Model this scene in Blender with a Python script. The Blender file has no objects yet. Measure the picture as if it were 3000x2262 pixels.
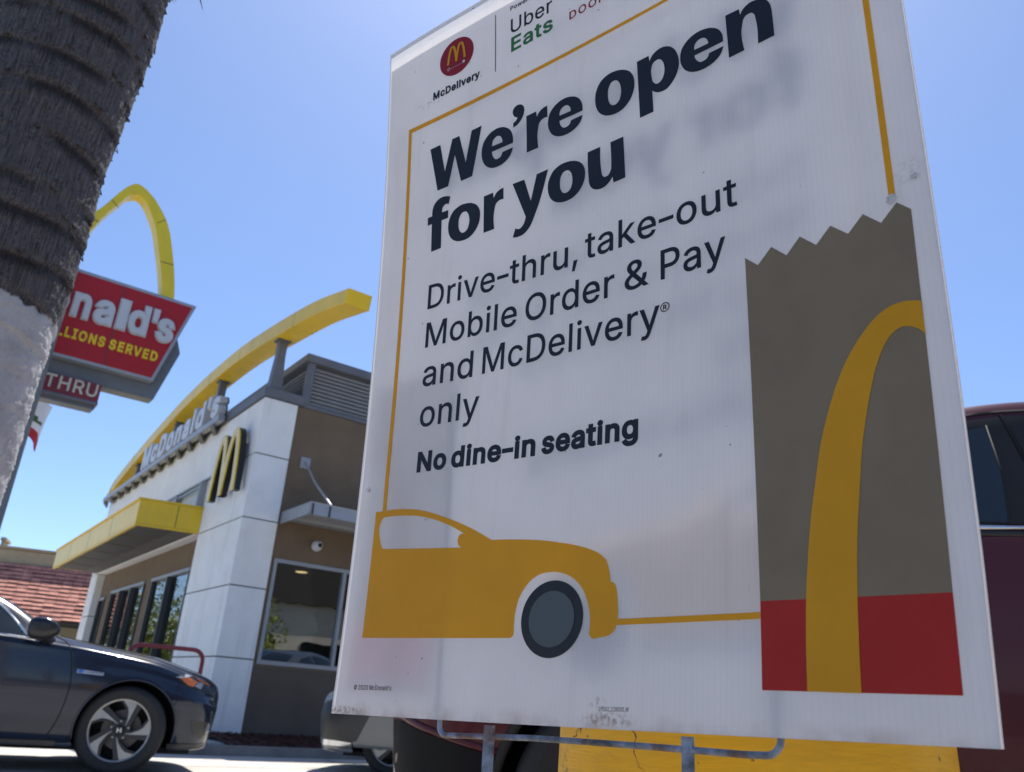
import bpy, bmesh, math, random, json
import numpy as np
from mathutils import Vector, Matrix

# ---------------------------------------------------------------- camera, world, sun
sc = bpy.context.scene
COL = sc.collection
R = math.radians
cam_d = bpy.data.cameras.new('camera')
cam = bpy.data.objects.new('camera', cam_d); COL.objects.link(cam)
cam_d.sensor_fit = 'HORIZONTAL'; cam_d.sensor_width = 36.0
cam_d.lens = 36.0 * 2385.0 / 3000.0
cam_d.clip_start = 0.02; cam_d.clip_end = 3000
cam.matrix_world = Matrix.Translation((0, 0, 0.66)) @ Matrix.Rotation(R(90 + 21.65), 4, 'X') @ Matrix.Rotation(R(4.15), 4, 'Z')
cam_d.dof.use_dof = True
cam_d.dof.focus_distance = 0.80
cam_d.dof.aperture_fstop = 13.0
sc.camera = cam
SUN_EL, SUN_AZ = 66.0, 4.0          # azimuth clockwise from +Y
w = bpy.data.worlds.new('World'); sc.world = w; w.use_nodes = True
nt = w.node_tree; bg = nt.nodes['Background']
sky = nt.nodes.new('ShaderNodeTexSky'); sky.sky_type = 'NISHITA'; sky.sun_disc = False
sky.sun_elevation = R(SUN_EL); sky.sun_rotation = R(SUN_AZ)
sky.air_density = 0.7; sky.dust_density = 0.6; sky.ozone_density = 6.0; sky.altitude = 30
nt.links.new(sky.outputs[0], bg.inputs[0]); bg.inputs[1].default_value = 0.14
sun_d = bpy.data.lights.new('sun', 'SUN'); sun_d.energy = 4.8; sun_d.angle = R(0.5); sun_d.color = (1, 0.94, 0.85)
sun = bpy.data.objects.new('sun', sun_d); COL.objects.link(sun)
sdir = Vector((math.sin(R(SUN_AZ)) * math.cos(R(SUN_EL)), math.cos(R(SUN_AZ)) * math.cos(R(SUN_EL)), math.sin(R(SUN_EL))))
sun.rotation_euler = sdir.to_track_quat('Z', 'Y').to_euler(); sun.location = sdir * 50
sc.view_settings.view_transform = 'Standard'; sc.view_settings.look = 'None'
sc.view_settings.exposure = 0.66; sc.view_settings.gamma = 1
sc.render.engine = 'CYCLES'
sc.cycles.use_denoising = True
sc.cycles.max_bounces = 10; sc.cycles.transparent_max_bounces = 12; sc.cycles.transmission_bounces = 8

# ---------------------------------------------------------------- lettering and artwork outlines
GLYPHS = r'''{"&":[448,[[197,-7,150,-2,110,12,78,34,54,62,39,96,34,133,37,163,47,189,63,213,85,235,140,279,216,335,237,352,255,375,262,405,258,427,245,445,226,457,201,461,168,453,145,431,139,416,137,399,145,363,169,327,204,284,438,0,364,0,171,231,144,264,121,293,102,319,87,344,78,370,75,398,79,430,91,458,109,481,134,499,165,510,200,513,235,510,266,499,290,482,308,459,320,433,324,404,322,382,315,362,291,325,256,293,154,217,128,195,110,174,100,154,97,131,100,108,109,87,124,70,143,57,166,49,193,46,223,50,251,59,278,75,301,95,321,121,336,151,346,186,349,224,408,224,405,180,397,144,385,115,371,92,357,75,345,62,333,47,305,23,271,7,234,-3]]],"'":[206,[[78,318,70,509,136,509,128,318]]],",":[188,[[38,-119,68,71,137,71,84,-119]]],"-":[453,[[337,244,337,188,114,188,114,244]]],"0":[453,[[227,-7,174,1,130,24,95,62,69,113,53,178,48,254,53,330,69,395,95,447,130,484,174,508,227,516,279,508,323,484,358,447,384,395,400,330,405,254,400,178,384,113,359,62,323,24,279,1],[227,50,261,56,290,74,313,103,330,144,340,194,344,254,340,314,330,365,313,405,290,435,261,453,227,460,192,453,163,435,140,405,123,365,113,314,109,254,113,194,123,144,140,103,163,74,192,56]]],"1":[453,[[76,0,76,55,391,55,391,0],[276,509,276,0,212,0,212,448,209,448,86,358,86,427,198,509]]],"2":[453,[[64,0,64,47,234,229,261,257,282,282,299,305,311,327,318,348,320,371,317,397,308,419,293,436,273,449,250,457,224,460,196,457,172,447,153,433,139,413,130,390,127,362,66,362,71,405,86,442,111,473,143,496,182,511,225,516,268,511,306,497,337,474,361,445,376,411,381,372,378,345,371,318,357,290,336,259,306,223,267,180,153,60,153,57,389,57,389,0]]],"5":[453,[[221,-7,178,-2,140,11,108,32,83,60,66,93,60,130,122,130,127,108,138,89,154,73,173,60,196,52,221,50,250,53,276,64,298,82,314,104,324,131,328,162,324,193,314,221,297,244,275,262,248,273,218,277,167,268,145,258,128,246,67,253,96,509,366,509,366,452,151,452,134,301,136,301,155,315,178,325,203,331,229,334,263,330,294,321,321,306,345,285,364,260,379,231,388,199,391,163,385,117,369,76,343,41,309,15,268,-1]]],"8":[453,[[226,-7,178,-2,136,11,101,33,74,62,57,96,52,135,55,166,65,195,81,220,101,241,125,256,153,265,153,267,119,282,93,308,76,342,70,380,75,417,90,450,114,477,146,498,184,511,226,516,269,511,306,498,337,477,361,450,377,417,382,380,376,342,359,308,333,282,300,267,300,265,327,256,351,241,372,220,387,195,397,166,401,135,395,96,378,62,352,33,317,11,275,-2],[226,49,258,52,285,60,307,74,323,91,333,113,337,139,333,165,322,189,305,208,283,223,256,232,226,235,196,232,169,223,147,208,130,189,119,165,115,139,119,113,129,91,145,74,167,60,195,52],[226,290,252,292,274,300,293,313,307,330,316,351,319,376,316,399,308,420,294,437,275,449,252,457,226,460,200,457,177,449,159,437,145,420,136,399,133,376,136,351,145,330,159,313,178,300,201,292]]],"9":[453,[[226,516,271,510,310,494,343,468,368,434,384,393,389,347,385,309,373,270,350,224,315,168,200,0,130,0,301,248,307,248,287,221,257,202,218,195,175,199,137,214,106,237,83,269,68,307,64,352,69,397,85,436,110,469,143,494,182,510],[226,460,199,457,174,446,154,429,138,407,129,381,125,352,129,322,138,295,154,274,174,257,199,247,226,243,254,247,279,257,299,273,314,295,324,321,327,350,324,381,314,407,299,429,279,446,254,457]]],"A":[480,[[16,0,201,509,276,509,463,0,395,0,287,302,276,334,264,372,250,420,232,478,245,478,228,419,213,371,201,333,191,302,85,0],[110,142,110,199,370,199,370,142]]],"B":[456,[[60,0,60,509,241,509,289,504,329,491,359,469,381,442,394,410,398,374,395,344,387,320,373,301,356,286,315,267,315,262,339,257,363,245,385,227,402,203,414,173,418,136,413,100,400,67,377,39,344,18,301,4,247,0],[125,57,245,57,296,63,330,80,349,105,355,137,352,161,342,184,327,203,306,218,279,228,248,231,125,231],[125,285,238,285,265,288,288,296,308,309,323,326,333,348,336,372,330,403,313,429,283,446,240,452,125,452]]],"C":[510,[[267,-7,205,1,150,25,104,63,70,115,48,179,40,254,48,329,70,393,104,445,150,484,205,508,267,516,305,513,340,504,373,490,402,471,427,447,448,418,463,385,473,348,408,348,401,373,389,395,357,428,315,449,267,456,223,450,184,432,150,403,125,364,109,314,103,254,109,194,125,145,151,105,184,76,223,59,267,53,315,60,357,81,389,114,401,136,408,160,473,160,463,124,448,91,428,62,402,38,373,19,341,5,305,-4]]],"D":[502,[[219,0,96,0,96,57,215,57,272,63,318,81,354,110,379,149,394,198,399,255,394,312,379,361,354,399,320,428,275,446,221,452,93,452,93,509,225,509,294,501,353,478,399,441,433,391,455,329,462,255,455,181,433,119,398,68,351,31,291,8],[125,509,125,0,60,0,60,509]]],"E":[419,[[60,0,60,509,372,509,372,452,125,452,125,286,355,286,355,229,125,229,125,57,375,57,375,0]]],"F":[410,[[60,0,60,509,369,509,369,452,125,452,125,278,346,278,346,221,125,221,125,0]]],"H":[517,[[60,0,60,509,125,509,125,289,392,289,392,509,457,509,457,0,392,0,392,232,125,232,125,0]]],"I":[300,[[31,0,31,57,118,57,118,452,31,452,31,509,269,509,269,452,183,452,183,57,269,57,269,0]]],"L":[393,[[60,0,60,509,125,509,125,57,361,57,361,0]]],"M":[628,[[60,0,60,509,152,509,277,187,287,159,299,123,311,84,322,49,307,49,318,83,330,121,342,158,352,187,476,509,568,509,568,0,504,0,504,291,504,327,505,369,506,413,507,457,513,457,498,409,482,363,467,322,456,291,342,0,286,0,170,291,159,321,145,361,129,408,112,457,119,457,120,416,121,372,122,328,122,291,122,0]]],"N":[523,[[60,0,60,509,136,509,343,183,363,151,388,107,414,55,405,54,401,108,399,157,399,195,399,509,463,509,463,0,387,0,202,290,177,331,148,381,130,413,108,452,119,454,122,384,124,328,125,307,125,291,125,0]]],"O":[533,[[267,-7,205,1,150,25,105,63,70,115,48,179,40,254,48,329,70,393,105,445,150,484,205,508,267,516,329,508,384,484,429,445,464,393,486,329,493,254,486,179,464,115,429,63,384,25,329,1],[267,53,310,59,349,76,383,105,408,144,425,194,430,254,425,314,408,365,383,404,349,433,310,450,267,456,223,450,184,433,151,404,125,364,109,314,103,254,109,194,125,144,151,105,184,76,223,59]]],"P":[445,[[60,0,60,509,235,509,289,503,332,487,366,462,390,430,404,391,409,348,404,304,390,265,366,233,332,207,289,191,235,186,109,186,109,242,233,242,269,246,297,256,318,272,333,294,342,319,344,348,342,376,333,402,318,423,297,439,268,449,232,452,125,452,125,0]]],"R":[449,[[60,0,60,509,236,509,290,504,333,489,367,465,390,433,405,395,409,352,405,309,390,271,367,240,333,217,289,203,236,198,96,198,96,255,234,255,269,258,298,267,319,281,334,300,342,324,345,352,342,380,334,405,319,425,298,440,269,449,233,452,125,452,125,0],[353,0,230,229,303,229,428,0]]],"S":[447,[[224,-9,172,-4,128,9,91,31,64,60,46,96,38,137,104,137,110,110,123,88,142,71,166,59,194,52,224,49,257,52,286,60,311,74,329,92,341,114,346,139,342,161,332,179,316,193,296,205,245,222,184,239,128,260,86,289,60,326,52,372,58,413,75,448,102,476,138,498,180,511,227,516,275,511,316,498,351,476,377,449,394,415,401,378,337,378,326,412,302,437,267,453,225,459,194,456,167,448,145,435,129,418,118,398,115,376,119,352,131,334,148,319,169,308,212,293,264,279,312,264,359,238,379,220,395,198,405,171,408,139,403,99,386,64,360,34,323,11,278,-4]]],"T":[449,[[32,452,32,509,417,509,417,452,257,452,257,0,193,0,193,452]]],"U":[517,[[259,-8,203,-2,154,15,114,43,85,80,66,124,60,173,60,509,124,509,124,178,128,144,141,113,160,87,187,68,220,56,259,52,298,56,331,68,357,87,377,113,389,144,393,178,393,509,457,509,457,173,451,124,433,80,403,43,363,15,315,-2]]],"V":[480,[[204,0,16,509,84,509,192,206,203,176,215,137,230,89,248,31,235,31,252,90,267,138,279,176,290,206,395,509,463,509,278,0]]],"Y":[472,[[203,0,203,208,16,509,91,509,192,344,222,292,236,264,250,230,224,230,237,265,251,293,280,344,381,509,455,509,268,208,268,0]]],"_":[319,[[319,0,319,-56,0,-56,0,0]]],"a":[389,[[160,-9,126,-5,94,5,68,22,48,45,35,73,30,108,34,138,43,161,58,179,78,193,125,211,178,220,209,224,234,227,252,230,265,235,273,243,276,255,276,257,273,279,267,297,256,311,240,322,220,329,196,331,171,329,149,322,118,301,100,274,41,291,57,322,79,346,104,364,133,375,163,382,194,384,239,379,263,372,286,360,306,343,322,320,333,290,337,251,337,0,277,0,277,52,272,52,252,25,236,12,215,1,190,-6],[170,45,202,49,228,59,248,74,263,93,272,115,276,138,276,190,259,182,231,176,200,171,175,168,134,159,117,150,103,139,95,124,92,105,94,87,102,72,114,61,130,52]]],"b":[424,[[229,-8,198,-5,172,4,153,17,138,31,118,59,112,59,112,0,53,0,53,509,114,509,114,319,118,319,137,346,152,360,171,373,197,381,229,384,274,378,313,361,345,332,370,293,385,245,390,189,385,133,370,84,346,45,313,16,274,-2],[220,47,253,51,279,66,301,88,316,117,325,151,328,189,325,227,316,261,301,290,280,311,253,325,220,330,188,325,161,312,140,291,125,263,116,229,113,189,116,150,125,115,140,86,162,65,188,51]]],"c":[396,[[207,-8,159,-2,117,16,82,46,56,85,40,133,34,187,40,243,56,291,82,330,117,360,159,378,207,384,260,377,305,356,340,322,362,277,303,262,290,289,270,311,242,325,207,330,173,325,145,310,124,287,108,258,99,224,96,187,99,151,108,117,124,89,145,66,173,51,207,46,243,52,271,66,292,89,304,117,363,102,354,78,341,56,306,21,261,-1]]],"d":[424,[[195,-8,151,-2,111,16,79,45,55,84,39,133,34,189,39,245,55,293,79,332,112,361,151,378,196,384,228,381,253,373,272,360,287,346,306,319,311,319,311,509,372,509,372,0,313,0,313,59,307,59,287,31,272,17,252,4,227,-5],[205,47,236,51,263,65,284,86,299,115,309,150,312,189,309,229,300,263,284,291,263,312,237,325,205,330,172,325,145,311,124,290,108,261,99,227,96,189,99,151,109,117,124,88,145,66,172,51]]],"e":[404,[[212,-8,161,-2,117,16,82,46,56,85,40,132,34,187,39,242,55,290,81,329,115,359,157,378,205,384,236,382,266,374,294,361,319,341,341,315,357,282,368,242,371,194,371,169,75,169,75,221,338,221,310,202,307,237,298,269,283,294,263,314,237,326,205,330,173,326,146,313,125,294,109,270,99,241,96,211,96,178,100,139,110,106,128,80,151,61,179,50,212,46,254,53,285,73,306,105,365,91,353,63,335,39,311,19,283,4,249,-5]]],"g":[425,[[207,-151,168,-148,134,-140,105,-127,82,-110,64,-91,51,-69,101,-41,122,-66,136,-78,154,-88,178,-95,207,-97,249,-92,282,-75,304,-47,311,-6,311,68,306,68,287,41,272,28,252,16,227,8,195,5,152,10,113,27,80,53,55,90,39,136,34,191,39,246,55,293,80,332,112,361,152,378,196,384,228,382,253,373,273,360,288,346,308,319,313,319,313,379,372,379,372,-9,367,-54,350,-90,324,-117,291,-136,251,-147],[205,59,237,63,264,75,285,95,300,121,309,154,312,193,309,231,300,264,285,291,264,312,237,325,205,330,172,325,145,312,124,290,109,262,99,229,96,193,99,155,109,123,124,96,145,76,172,63]]],"h":[410,[[114,227,114,0,53,0,53,509,114,509,114,287,102,287,124,332,152,362,187,379,227,384,264,380,295,369,321,349,341,321,353,285,357,240,357,0,296,0,296,235,290,275,273,304,246,323,210,329,184,326,161,317,141,303,126,283,117,257]]],"i":[167,[[53,0,53,379,114,379,114,0],[84,443,67,446,54,455,44,468,41,483,44,499,54,512,67,521,84,524,100,521,114,512,123,499,126,483,123,468,114,455,100,446]]],"k":[381,[[110,137,110,212,121,212,284,379,360,379,184,199,177,199],[53,0,53,509,114,509,114,0],[294,0,148,186,191,229,372,0]]],"l":[189,[[139,-2,101,3,74,20,58,47,53,84,53,509,114,509,114,99,115,77,120,62,130,54,146,52,160,53,170,54,181,3,162,-1]]],"n":[410,[[114,227,114,0,53,0,53,379,112,379,112,287,102,287,124,332,152,362,187,379,227,384,264,380,295,369,321,349,341,321,353,285,357,240,357,0,296,0,296,235,290,275,273,304,246,323,210,329,184,326,161,317,141,303,126,283,117,257]]],"o":[415,[[207,-8,159,-2,117,16,82,46,56,85,40,133,34,187,40,243,56,291,82,330,117,360,159,378,207,384,256,378,299,360,333,330,359,291,376,243,381,187,376,133,359,85,333,46,299,16,256,-2],[207,46,242,51,270,66,292,89,307,117,316,151,319,187,316,224,307,258,292,287,270,310,242,325,207,330,173,325,145,310,124,287,108,258,99,224,96,187,99,151,108,117,124,89,145,66,173,51]]],"r":[259,[[53,0,53,379,112,379,112,321,115,321,130,347,152,367,181,380,213,385,229,384,243,384,243,322,230,324,207,326,182,323,159,315,140,301,126,284,117,262,114,237,114,0]]],"s":[365,[[182,-8,145,-5,112,3,84,18,62,38,45,63,36,94,94,107,105,79,124,60,150,49,181,45,217,50,244,62,262,81,268,103,265,121,254,136,237,147,212,155,149,170,104,186,72,208,53,237,47,274,51,305,65,332,87,354,115,370,149,381,187,384,223,381,254,372,279,358,299,339,314,316,324,290,268,277,258,298,243,316,219,328,187,333,156,329,131,317,114,299,109,277,112,258,124,243,144,232,172,223,229,209,275,194,306,171,325,142,331,107,326,75,312,47,290,24,260,6,223,-5]]],"t":[227,[[204,379,204,327,6,327,6,379],[65,471,126,471,126,98,128,76,136,61,150,53,170,50,185,51,202,54,213,2,192,-3,168,-4,125,2,92,21,72,52,65,93]]],"u":[410,[[182,-5,146,-1,115,11,89,31,69,59,57,95,53,139,53,379,114,379,114,144,119,105,137,75,164,56,200,50,226,53,249,62,268,77,283,97,293,122,296,153,296,379,357,379,357,0,298,0,298,92,307,92,286,47,257,17,222,0]]],"v":[389,[[163,0,17,379,84,379,165,155,187,87,206,21,184,21,203,87,224,155,305,379,371,379,226,0]]],"w":[567,[[138,0,23,379,87,379,133,214,154,137,165,91,175,41,165,41,186,135,206,214,252,379,316,379,362,214,382,136,392,91,402,41,391,41,413,135,434,214,480,379,545,379,429,0,368,0,319,172,305,225,291,280,277,338,291,338,277,280,263,225,248,172,199,0]]],"y":[389,[[47,-139,61,-86,71,-87,104,-89,118,-84,130,-74,141,-58,151,-36,163,-1,17,379,84,379,165,155,187,87,206,21,184,21,202,87,224,155,305,379,371,379,204,-58,191,-85,177,-107,159,-124,139,-136,117,-143,91,-145,65,-143]]],"\u00a9":[637,[[173,254,178,293,193,328,216,358,247,382,282,397,321,402,355,398,386,386,414,368,436,345,452,317,460,286,400,286,391,309,372,328,348,340,321,344,297,341,276,332,257,318,243,299,234,278,231,254,234,230,243,209,257,191,276,177,297,168,321,165,347,169,370,181,386,199,395,223,455,223,447,191,432,163,411,140,385,122,355,110,321,107,282,112,247,126,216,150,193,180,178,215],[318,-8,266,-3,216,12,172,37,133,69,101,108,76,153,61,202,56,254,61,307,76,356,101,401,133,440,172,472,216,496,266,511,318,517,371,511,420,496,465,472,504,440,536,401,560,356,575,307,580,254,575,202,560,153,536,108,504,69,465,37,420,12,371,-3],[318,51,359,55,397,67,432,86,462,111,487,141,506,176,517,214,521,254,517,295,506,333,487,368,462,398,432,423,397,442,359,454,318,457,278,454,240,442,205,423,175,398,150,368,131,333,119,295,115,254,119,214,131,176,150,141,175,111,205,86,240,67,278,55]]],"\u00ae":[463,[[231,118,192,122,154,134,121,152,91,177,67,206,48,240,37,277,33,317,37,357,48,394,67,428,91,457,121,482,154,500,192,512,231,516,271,512,309,500,343,482,372,457,396,428,415,394,426,357,430,317,426,277,415,240,396,206,372,177,343,152,309,134,271,122],[231,166,271,171,307,187,338,210,362,241,377,277,382,317,377,357,362,393,338,423,307,447,271,462,231,467,192,462,156,447,125,423,101,393,86,357,81,317,86,277,101,241,125,210,156,187,192,171],[273,226,228,312,273,312,319,226],[161,226,161,409,253,409,279,402,302,383,309,368,311,350,309,332,302,316,278,295,250,287,185,287,185,319,239,319,257,327,264,337,267,350,264,364,257,372,239,378,203,378,203,226]]]}'''
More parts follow.
